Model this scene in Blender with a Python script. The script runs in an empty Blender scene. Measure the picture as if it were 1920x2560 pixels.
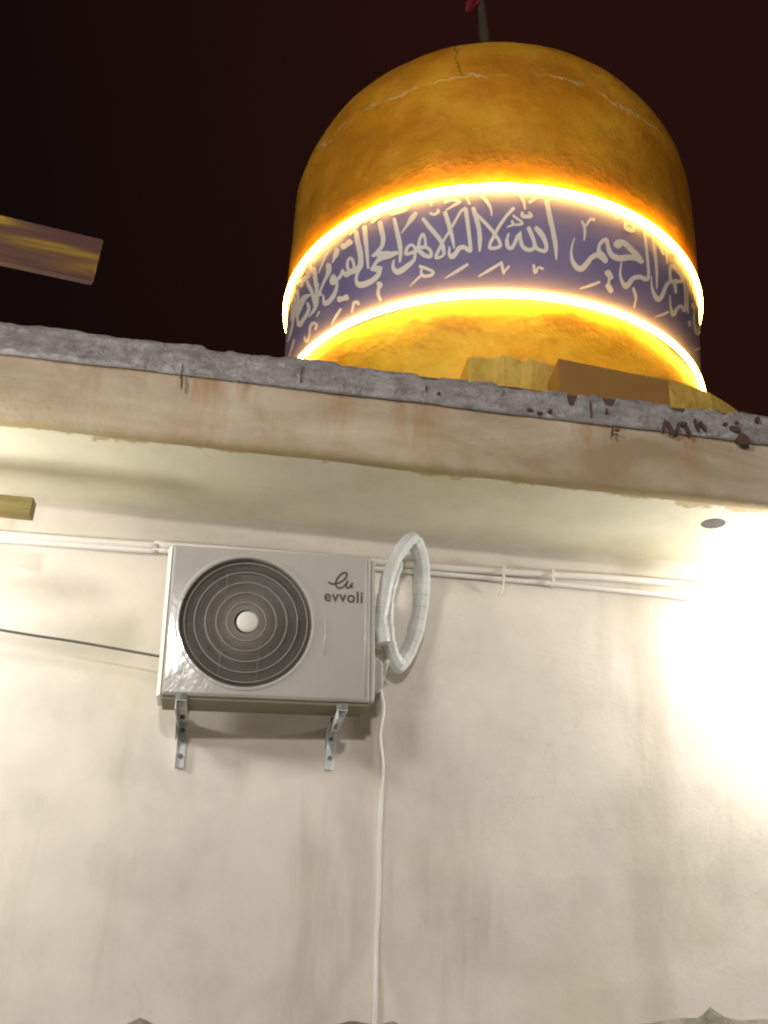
import bpy, bmesh, math, random
from mathutils import Vector, Matrix, noise
random.seed(7)
sc = bpy.context.scene
COL = sc.collection

# ------------------------------------------------------------------ camera
cam_d = bpy.data.cameras.new("camera"); cam = bpy.data.objects.new("camera", cam_d); COL.objects.link(cam)
r2 = Vector((0.987897, -0.147669, 0.047473)); u2 = Vector((-0.104958, -0.411037, 0.905557)); fw = Vector((0.114210, 0.899579, 0.421561))
m = Matrix.Identity(4)
for i in range(3):
    m[i][0], m[i][1], m[i][2] = r2[i], u2[i], -fw[i]
m.translation = Vector((0, 0, 1.6)); cam.matrix_world = m
cam_d.sensor_fit = 'VERTICAL'; cam_d.sensor_height = 24.0
cam_d.lens = 24.0 * 2504.4 / 2560.0
cam_d.clip_start = 0.05; cam_d.clip_end = 3000
sc.camera = cam

# ------------------------------------------------------------------ sky, exposure
w = bpy.data.worlds.new("World"); sc.world = w; w.use_nodes = True
nt = w.node_tree; nt.nodes.clear()
wo = nt.nodes.new('ShaderNodeOutputWorld'); bg = nt.nodes.new('ShaderNodeBackground')
# night sky: near black to the left, lens glare painted as reddish tint rightwards, mottled
tc = nt.nodes.new('ShaderNodeTexCoord'); nz = nt.nodes.new('ShaderNodeTexNoise'); cr = nt.nodes.new('ShaderNodeValToRGB')
nz.inputs['Scale'].default_value = 2.2; nz.inputs['Detail'].default_value = 4
dt = nt.nodes.new('ShaderNodeVectorMath'); dt.operation = 'DOT_PRODUCT'; dt.inputs[1].default_value = (1.0, -.1, .42)
ad = nt.nodes.new('ShaderNodeMath'); ad.operation = 'MULTIPLY_ADD'; ad.inputs[1].default_value = .28
e_ = cr.color_ramp.elements; e_[0].position = .05; e_[0].color = (.0055, .0026, .0028, 1); e_[1].position = .52; e_[1].color = (.0175, .0050, .0036, 1)
nt.links.new(tc.outputs['Generated'], nz.inputs['Vector']); nt.links.new(tc.outputs['Generated'], dt.inputs[0])
nt.links.new(nz.outputs['Fac'], ad.inputs[0]); nt.links.new(dt.outputs['Value'], ad.inputs[2]); nt.links.new(ad.outputs[0], cr.inputs['Fac'])
nt.links.new(cr.outputs['Color'], bg.inputs['Color']); nt.links.new(bg.outputs['Background'], wo.inputs['Surface'])
bg.inputs['Strength'].default_value = 1.0
sc.view_settings.view_transform = 'Standard'; sc.view_settings.look = 'None'
sc.view_settings.exposure = 0; sc.view_settings.gamma = 1
sc.cycles.filter_width = 2.1
sc.cycles.use_denoising = True
sc.cycles.max_bounces = 6

# ------------------------------------------------------------------ yard lamps (the lit lamps around the courtyard)
def lamp(name, kind, loc, energy, color, size, aim=None, cone=None, blend=1):
    d = bpy.data.lights.new(name, kind); d.energy = energy; d.color = color
    if kind in ('POINT', 'SPOT'): d.shadow_soft_size = size
    if kind == 'SPOT': d.spot_size = math.radians(cone); d.spot_blend = blend
    o = bpy.data.objects.new(name, d); COL.objects.link(o); o.location = loc
    if aim is not None:
        o.rotation_euler = (Vector(aim) - Vector(loc)).to_track_quat('-Z', 'Y').to_euler()
    return o
WARMW = (1.0, .93, .80)
lamp('yard_floodlight', 'POINT', (-4.6, -3.0, 5.4), 1130, (1.0, .96, .90), .85)
lamp('yard_lamp', 'POINT', (-.42, -4.6, 4.0), 870, (1.0, .955, .89), .17)
lamp('wall_floodlight', 'POINT', (2.56, 3.56, 3.03), 98, (1.0, .975, .95), .07)
lamp('eave_floodlight', 'POINT', (-1.70, 3.20, 2.72), 66, (1.0, .97, .90), .12)

# ------------------------------------------------------------------ helpers
def link(name, bm, mat, parent=None, smooth=False, recalc=True):
    if recalc: bmesh.ops.recalc_face_normals(bm, faces=bm.faces)
    me = bpy.data.meshes.new(name); bm.to_mesh(me); bm.free()
    if smooth:
        for p in me.polygons: p.use_smooth = True
    for mm in (mat if isinstance(mat, (list, tuple)) else [mat]): me.materials.append(mm)
    o = bpy.data.objects.new(name, me); COL.objects.link(o)
    if parent: o.parent = parent
    return o
def thing(name, label, cat, loc=(0, 0, 0), group=None):
    o = bpy.data.objects.new(name, None); COL.objects.link(o); o.location = loc; o.empty_display_size = .1
    o['label'] = label; o['category'] = cat
    if group: o['group'] = group
    bpy.context.view_layer.update()
    return o
def tag(o, label, cat, group=None):
    o['label'] = label; o['category'] = cat
    if group: o['group'] = group
    return o
def box(bm, a, b, mi=0):
    vs = [bm.verts.new((x, y, z)) for x in (a[0], b[0]) for y in (a[1], b[1]) for z in (a[2], b[2])]
    for f in ((0, 1, 3, 2), (4, 6, 7, 5), (0, 4, 5, 1), (2, 3, 7, 6), (0, 2, 6, 4), (1, 5, 7, 3)):
        bm.faces.new([vs[i] for i in f]).material_index = mi
    return vs
def bevel(o, wd, seg=2, ang=35):
    md = o.modifiers.new('bevel', 'BEVEL'); md.width = wd; md.segments = seg; md.limit_method = 'ANGLE'; md.angle_limit = math.radians(ang)
    return o
def catmull(P, n):
    P = [Vector(p) for p in P]; E = [2*P[0]-P[1]] + P + [2*P[-1]-P[-2]]; out = []
    for i in range(len(P)-1):
        a, b, c, d = E[i:i+4]
        for k in range(n):
            t = k/n
            out.append(.5*((2*b)+(c-a)*t+(2*a-5*b+4*c-d)*t*t+(3*b-a-3*c+d)*t**3))
    out.append(P[-1]); return out
def tube(bm, P, r, seg=12, closed=False, cap=True, rf=None, off=Vector((0, 0, 0))):
    P = [Vector(p)-off for p in P]; n = len(P); rings = []
    up = Vector((0, 0, 1)); t0 = (P[1]-P[0]).normalized()
    if abs(t0.dot(up)) > .9: up = Vector((1, 0, 0))
    nrm = t0.cross(up).normalized()
    for i, p in enumerate(P):
        if closed: t = (P[(i+1) % n]-P[i-1]).normalized()
        else: t = (P[min(i+1, n-1)]-P[max(i-1, 0)]).normalized()
        nrm = (nrm - t*nrm.dot(t)).normalized(); b = t.cross(nrm)
        rr = rf(i/(n-1)) if rf else r
        rings.append([bm.verts.new(p+(nrm*math.cos(a)+b*math.sin(a))*rr) for a in [2*math.pi*k/seg for k in range(seg)]])
    for i in range(n if closed else n-1):
        A, B = rings[i], rings[(i+1) % n]
        for k in range(seg): bm.faces.new((A[k], A[(k+1) % seg], B[(k+1) % seg], B[k]))
    if cap and not closed:
        bm.faces.new(rings[0]); bm.faces.new(rings[-1][::-1])
def lathe(bm, prof, seg=96, cx=0, cy=0, a0=0, a1=2*math.pi):
    full = abs(a1-a0-2*math.pi) < 1e-6; rings = []; k = seg if full else seg+1
    for r, z in prof:
        if r < 1e-5: rings.append([bm.verts.new((cx, cy, z))]); continue
        rings.append([bm.verts.new((cx+r*math.cos(a0+(a1-a0)*i/seg), cy+r*math.sin(a0+(a1-a0)*i/seg), z)) for i in range(k)])
    for A, B in zip(rings, rings[1:]):
        for i in range(seg):
            j = (i+1) % k
            if len(A) == 1 and len(B) == 1: continue
            if len(A) == 1: bm.faces.new((A[0], B[j], B[i]))
            elif len(B) == 1: bm.faces.new((A[i], A[j], B[0]))
            else: bm.faces.new((A[i], A[j], B[j], B[i]))

# ------------------------------------------------------------------ materials
class M:
    def __init__(s, name, color=(.5, .5, .5), rough=.8, metal=0, spec=.5):
        s.m = bpy.data.materials.new(name); s.m.use_nodes = True; s.t = s.m.node_tree
        s.b = s.t.nodes['Principled BSDF']; s.b.inputs['Base Color'].default_value = (*color, 1)
        s.b.inputs['Roughness'].default_value = rough; s.b.inputs['Metallic'].default_value = metal
        s.b.inputs['Specular IOR Level'].default_value = spec; s.co = None
    def n(s, k, **kw):
        x = s.t.nodes.new(k)
        for a, v in kw.items():
            if a in x.inputs: x.inputs[a].default_value = v
            else: setattr(x, a, v)
        return x
    def l(s, a, b): s.t.links.new(a, b)
    def pos(s, scale=(1, 1, 1), off=(0, 0, 0)):
        g = s.n('ShaderNodeNewGeometry'); mp = s.n('ShaderNodeMapping'); mp.inputs['Scale'].default_value = scale; mp.inputs['Location'].default_value = off
        s.l(g.outputs['Position'], mp.inputs['Vector']); return mp.outputs['Vector']
    def noise(s, scale, detail=4, rough=.6, vscale=(1, 1, 1), off=(0, 0, 0), dist=0.0):
        x = s.n('ShaderNodeTexNoise'); x.inputs['Scale'].default_value = scale; x.inputs['Detail'].default_value = detail
        x.inputs['Roughness'].default_value = rough; x.inputs['Distortion'].default_value = dist
        s.l(s.pos(vscale, off), x.inputs['Vector']); return x.outputs['Fac']
    def ramp(s, fac, stops):
        r = s.n('ShaderNodeValToRGB'); e = r.color_ramp.elements
        while len(e) < len(stops): e.new(.5)
        for el, (p, c) in zip(e, stops):
            el.position = p; el.color = (*c, 1) if len(c) == 3 else c
        s.l(fac, r.inputs['Fac']); return r.outputs['Color']
    def mr(s, fac, a, b, c=0, d=1):
        r = s.n('ShaderNodeMapRange'); r.inputs[1].default_value = a; r.inputs[2].default_value = b; r.inputs[3].default_value = c; r.inputs[4].default_value = d
        r.interpolation_type = 'SMOOTHSTEP'; s.l(fac, r.inputs[0]); return r.outputs[0]
    def math(s, op, a, b):
        r = s.n('ShaderNodeMath', operation=op)
        for i, v in enumerate((a, b)):
            if isinstance(v, (int, float)): r.inputs[i].default_value = v
            else: s.l(v, r.inputs[i])
        return r.outputs[0]
    def mix(s, fac, a, b, mode='MIX'):
        r = s.n('ShaderNodeMixRGB', blend_type=mode)
        for i, v in enumerate((fac, a, b)):
            if isinstance(v, (int, float)): r.inputs[i].default_value = v
            elif isinstance(v, tuple): r.inputs[i].default_value = (*v, 1)
            else: s.l(v, r.inputs[i])
        return r.outputs[0]
    def axis(s, k):
        g = s.n('ShaderNodeNewGeometry'); x = s.n('ShaderNodeSeparateXYZ'); s.l(g.outputs['Position'], x.inputs[0]); return x.outputs[k]
    def color(s, v): s.l(v, s.b.inputs['Base Color']); return s
    def bump(s, fac, strength=.3, dist=.01):
        b = s.n('ShaderNodeBump'); b.inputs['Strength'].default_value = strength; b.inputs['Distance'].default_value = dist
        s.l(fac, b.inputs['Height']); s.l(b.outputs['Normal'], s.b.inputs['Normal']); return s

def plaster(name, base, stain, streak, dark):
    p = M(name, rough=.9, spec=.25)
    c = p.ramp(p.noise(2.3, 6, .62), [(.32, tuple(v*.87 for v in base)), (.50, base), (.68, tuple(min(1, v*1.08) for v in base))])
    c = p.mix(p.math('MULTIPLY', p.mr(p.noise(1.1, 5, .6, (1, 1, 1), (3, 1, 7)), .50, .72), .55), c, stain)
    # rain runs: noise drawn out vertically
    c = p.mix(p.math('MULTIPLY', p.mr(p.noise(2.6, 5, .6, (1, 1, .16), (9, 2, 1)), .53, .70), streak), c, dark)
    c = p.mix(p.math('MULTIPLY', p.mr(p.noise(38, 5, .7), .56, .8), .16), c, dark)
    c = p.mix(p.math('MULTIPLY', p.mr(p.noise(7, 6, .7, (1, 1, 1), (4, 4, 4), .6), .62, .74), .30), c, tuple(v*.72 for v in base))
    ck = p.mr(p.math('ABSOLUTE', p.math('SUBTRACT', p.noise(2.1, 7, .6, (1, 1, 1), (11, 3, 5), .5), .5), 0), 0, .0035, 1, 0)
    ck = p.math('MULTIPLY', ck, p.mr(p.noise(.9, 3, .5, (1, 1, 1), (2, 8, 3)), .54, .62))
    c = p.mix(p.math('MULTIPLY', ck, .2), c, (.30, .26, .19))
    p.color(c)
    h = p.math('ADD', p.math('MULTIPLY', p.noise(3.1, 4, .5), 2.0), p.math('MULTIPLY', p.noise(60, 4, .6), .22))
    p.bump(h, .32, .008)
    return p
wall_p = plaster('wall_plaster', (.66, .605, .53), (.57, .52, .39), .55, (.43, .39, .30))
q = wall_p; g = q.b.inputs['Base Color'].links[0].from_socket
band_ = q.mr(q.math('ABSOLUTE', q.math('SUBTRACT', q.math('ADD', q.axis('X'), q.math('MULTIPLY', q.noise(3, 5, .6, (1, 1, .5)), .35)), 1.80), 0), 0, .13, 1, 0)
q.color(q.mix(q.math('MULTIPLY', band_, .32), g, (.36, .31, .22)))
wall_m = q.m
soffit_p = plaster('soffit_plaster', (.67, .64, .50), (.54, .48, .30), .10, (.38, .32, .17))
soffit_m = soffit_p.m
# fascia: rust and water runs coming down from the roof edge
fp = M('fascia_plaster', rough=.9, spec=.25)
c = fp.ramp(fp.noise(1.5, 7, .62, (1, 1, 2.4), (6.3, 0, 0), .4), [(.34, (.34, .25, .155)), (.5, (.46, .37, .27)), (.66, (.57, .485, .38))])
runs = fp.mr(fp.noise(2.9, 5, .66, (1, 1, .22), (2, 0, 0), .8), .50, .68)
top = fp.mr(fp.axis('Z'), 3.36, 3.66, .25, 1)
c = fp.mix(fp.math('MULTIPLY', fp.math('MULTIPLY', runs, top), .85), c, (.36, .20, .085))
c = fp.mix(fp.math('MULTIPLY', fp.mr(fp.noise(5, 5, .7, (1, 1, .5), (5, 1, 1)), .55, .75), .5), c, (.44, .31, .17))
# green-brown damp line near the drip edge
damp = fp.mr(fp.math('ADD', fp.axis('Z'), fp.math('MULTIPLY', fp.noise(6, 4, .6), .05)), 3.345, 3.40, 1, 0)
c = fp.mix(fp.math('MULTIPLY', damp, .8), c, (.30, .22, .09))
fp.color(c); fp.bump(fp.math('ADD', fp.noise(4, 4, .5), fp.math('MULTIPLY', fp.noise(55, 4, .6), .2)), .5, .02)
fascia_m = fp.m
# soffit: damp stain creeping in from the drip edge
q = soffit_p; g = q.b.inputs['Base Color'].links[0].from_socket
edge = q.mr(q.math('ADD', q.axis('Y'), q.math('MULTIPLY', q.noise(4.5, 5, .65, (1, 1, 1), (1, 6, 3)), .30)), 3.455, 3.475, 1, 0)
q.color(q.mix(q.math('MULTIPLY', edge, .75), g, (.38, .28, .12)))

# crinkled aluminium-faced bitumen flashing
fl = M('roof_flashing', rough=.55, metal=.25, spec=.5)
c = fl.ramp(fl.noise(6, 7, .72, (1, 1, 1.6)), [(.3, (.26, .235, .24)), (.48, (.38, .355, .36)), (.7, (.55, .52, .52))])
c = fl.mix(fl.mr(fl.axis('X'), .3, 1.5, 0, .55), c, fl.ramp(fl.noise(14, 6, .7), [(.34, (.30, .28, .28)), (.6, (.60, .58, .56))]))
c = fl.mix(fl.math('MULTIPLY', fl.mr(fl.noise(6, 5, .6, (1, 1, 1.4), (7, 7, 7)), .58, .70), .6), c, (.30, .20, .19))
crease_sheen = fl.mr(fl.math('ABSOLUTE', fl.math('SUBTRACT', fl.noise(5, 5, .65, (1, 1, 3.2), (3, 3, 3), 1.2), .5), 0), 0, .035, 1, 0)
c = fl.mix(fl.math('MULTIPLY', crease_sheen, .22), c, (.62, .56, .52))  # pale ridges paint the crinkle highlights into the colour
c = fl.mix(fl.math('MULTIPLY', fl.mr(fl.noise(22, 6, .75, (1, 1, 1.3), (2, 2, 9), .6), .5, .68), .5), c, (.66, .62, .60))
c = fl.mix(fl.math('MULTIPLY', fl.mr(fl.noise(18, 6, .75, (1, 1, 1.3), (8, 2, 1), .6), .54, .66), .55), c, (.17, .14, .145))
fl.color(c); fl.bump(fl.math('ADD', fl.noise(16, 6, .7, (1, 1, 1.7), (0, 0, 0), .8), fl.math('MULTIPLY', fl.noise(45, 5, .7), .4)), 1.0, .03)
flash_m = fl.m
tar = M('old_tar', (.085, .045, .038), .7); tar.bump(tar.noise(40, 4), .5, .01); tar_m = tar.m
rf = M('roof_bitumen', (.09, .085, .085), .85); rf.bump(rf.noise(20, 5), .5, .01); roof_m = rf.m

# gold paint on rendered dome
gp = M('gold_paint', rough=.46, metal=.15, spec=.45)
c = gp.ramp(gp.noise(1.7, 7, .62, (1, 1, 1.3)), [(.32, (.52, .195, .012)), (.49, (.70, .285, .015)), (.66, (.86, .42, .028))])
c = gp.mix(gp.math('MULTIPLY', gp.mr(gp.noise(5.5, 7, .7, (1, 1, .8), (4, 2, 2), .5), .55, .70), .35), c, (.34, .135, .02))
c = gp.mix(gp.math('MULTIPLY', gp.mr(gp.noise(11, 5, .7, (1, 1, 1), (1, 9, 2), .8), .62, .72), .35), c, (.80, .60, .22))
zz_ = gp.math('ADD', gp.axis('Z'), gp.math('MULTIPLY', gp.noise(1.6, 6, .7, (1, 1, 1), (2, 5, 1)), .42))
seam = gp.mr(gp.math('ABSOLUTE', gp.math('SUBTRACT', zz_, 6.95), 0), .0, .020, 1, 0)
seam = gp.math('MULTIPLY', seam, gp.mr(gp.noise(3, 3, .6), .40, .52))
ck_ = gp.mr(gp.math('ABSOLUTE', gp.math('SUBTRACT', gp.math('ADD', gp.axis('X'), gp.math('MULTIPLY', gp.noise(6, 5, .7, (1, 1, 1), (5, 5, 5)), .12)), .96), 0), 0, .009, 1, 0)
ck_ = gp.math('MULTIPLY', ck_, gp.math('MULTIPLY', gp.mr(gp.axis('Z'), 6.66, 6.74, 0, 1), gp.mr(gp.axis('Y'), 4.9, 5.0, 1, 0)))
c = gp.mix(gp.math('MULTIPLY', ck_, .7), c, (.16, .06, .01))
c = gp.mix(gp.math('MULTIPLY', seam, .7), c, (.88, .62, .20))
gp.color(c)
rr_ = gp.mr(gp.noise(4, 5, .6, (1, 1, 1), (8, 1, 1)), .35, .7, .34, .62); gp.l(rr_, gp.b.inputs['Roughness'])
gp.color(gp.mix(gp.math('MULTIPLY', gp.mr(gp.noise(70, 3, .7, (1, 1, .7)), .56, .72), .30), c, (.86, .55, .12)))
gp.bump(gp.math('ADD', gp.noise(3.5, 5, .6), gp.math('ADD', gp.math('MULTIPLY', gp.noise(34, 4, .6), .22), gp.math('MULTIPLY', seam, .5))), .55, .03)
gold_m = gp.m
gd = M('drum_gold_lit', rough=.5, metal=.1, spec=.45)  # same gold paint as the shell, brightened to carry the neon glow
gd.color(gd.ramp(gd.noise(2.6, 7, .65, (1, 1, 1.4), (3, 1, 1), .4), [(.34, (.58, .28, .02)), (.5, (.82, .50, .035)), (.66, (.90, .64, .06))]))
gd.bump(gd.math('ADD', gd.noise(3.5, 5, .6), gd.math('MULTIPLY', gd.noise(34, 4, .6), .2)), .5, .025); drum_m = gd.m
pl = M('plinth_gold_plaster', rough=.75, spec=.3)
c = pl.ramp(pl.noise(5, 7, .68, (1, 1, .7), (0, 0, 0), .6), [(.32, (.36, .21, .035)), (.5, (.62, .40, .075)), (.7, (.80, .58, .14))])
pl.color(c); pl.bump(pl.noise(12, 6, .7), .7, .03); plinth_m = pl.m
bl = M('blue_band', rough=.5, spec=.4)
bl.color(bl.ramp(bl.noise(2.2, 4, .6), [(.3, (.17, .165, .34)), (.7, (.23, .21, .41))])); bl.bump(bl.noise(9, 4, .6), .2, .01); blue_m = bl.m
ink = M('lettering_white', (.80, .77, .72), .6); ink_m = ink.m
neon = M('neon_tube', (1, .9, .6), .4); neon.b.inputs['Emission Color'].default_value = (1.0, .50, .05, 1); neon.b.inputs['Emission Strength'].default_value = 110
neon_m = neon.m
# air conditioner
acw = M('enamel_white', rough=.085, spec=.6)
acw.color(acw.ramp(acw.noise(3, 4, .6), [(.3, (.42, .41, .375)), (.7, (.48, .465, .425))])); acw.bump(acw.noise(9, 3, .6, (1, 1, .45), (2, 2, 2), .8), .22, .006); acw_m = acw.m
lit_edge_m = M('cabinet_edge_lit', (.86, .85, .74), .35).m  # cabinet enamel made paler to paint in light caught from the left
pan_m = M('base_pan_shade', (.20, .175, .105), .6).m  # dark olive puts the shade under the unit into the colour
dark_m = M('fan_chamber_dark', (.05, .047, .04), .6).m
blade_m = M('fan_blade_plastic', (.075, .072, .065), .45).m
wire_m = M('grille_wire', (.225, .21, .175), .5).m
ringw_m = M('grille_ring', (.40, .385, .335), .5).m
hub_m = M('hub_cap_white', (.70, .67, .60), .5).m
ink2_m = M('logo_brown', (.055, .042, .028), .5).m
gal = M('galvanised_steel', (.60, .64, .66), .6, .15); gal.color(gal.ramp(gal.noise(30, 4, .6), [(.3, (.48, .51, .53)), (.7, (.70, .73, .75))])); gal_m = gal.m
rub_m = M('rubber_foot', (.16, .17, .165), .7).m
wrp = M('pipe_wrap_vinyl', rough=.42, spec=.5)
wrp.color(wrp.ramp(wrp.noise(9, 4, .6), [(.3, (.48, .50, .49)), (.7, (.66, .68, .66))])); wrp.bump(wrp.noise(18, 4, .6, (1, 1, 1), (0, 0, 0), 1), .4, .008); wrap_m = wrp.m
pvc_m = M('pvc_white', (.74, .70, .64), .38).m
cable_m = M('cable_dark', (.10, .095, .075), .5).m
brass = M('brass_sheet', rough=.3, metal=.35)
bco = brass.n('ShaderNodeTexCoord'); bmp = brass.n('ShaderNodeMapping'); bmp.inputs['Scale'].default_value = (1.6, 1.0, 13); bmp.inputs['Location'].default_value = (1.3, 1, 2.35)
bnz = brass.n('ShaderNodeTexNoise'); bnz.inputs['Scale'].default_value = 1.5; bnz.inputs['Detail'].default_value = 3; bnz.inputs['Distortion'].default_value = .5
brass.l(bco.outputs['Object'], bmp.inputs['Vector']); brass.l(bmp.outputs['Vector'], bnz.inputs['Vector'])
brass.color(brass.ramp(bnz.outputs['Fac'], [(.36, (.15, .075, .065)), (.47, (.22, .12, .055)), (.56, (.46, .32, .04)), (.75, (.56, .42, .06))]))  # lengthwise yellow and purple-brown bands are reflections painted into the colour
brass.bump(brass.noise(2.2, 3, .5, (1, 1, 3)), .5, .02); brass_m = brass.m
olive = M('olive_bar_paint', rough=.6); olive.color(olive.ramp(olive.noise(8, 4, .6, (.4, 1, 3)), [(.35, (.13, .085, .018)), (.65, (.26, .20, .045))])); olive_m = olive.m
boxm = M('roof_box_paint', rough=.75); boxm.color(boxm.ramp(boxm.noise(2.5, 5, .6), [(.3, (.26, .125, .028)), (.7, (.31, .155, .036))])); boxm_m = boxm.m
stone = M('dado_cement', rough=.95, spec=.2)
stone.color(stone.ramp(stone.noise(7, 6, .65), [(.3, (.15, .14, .095)), (.5, (.24, .22, .17)), (.7, (.33, .29, .24))])); stone.bump(stone.noise(14, 6, .7), .8, .03); stone_m = stone.m
chrome_m = M('finial_metal', (.62, .62, .42), .22, .9).m
red_m = M('red_cloth', (.22, .015, .02), .8).m
gnd = M('paving', rough=.9); gnd.color(gnd.ramp(gnd.noise(1.5, 6, .6), [(.3, (.20, .18, .15)), (.7, (.34, .31, .26))])); gnd.bump(gnd.noise(25, 5), .3, .01); gnd_m = gnd.m
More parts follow.
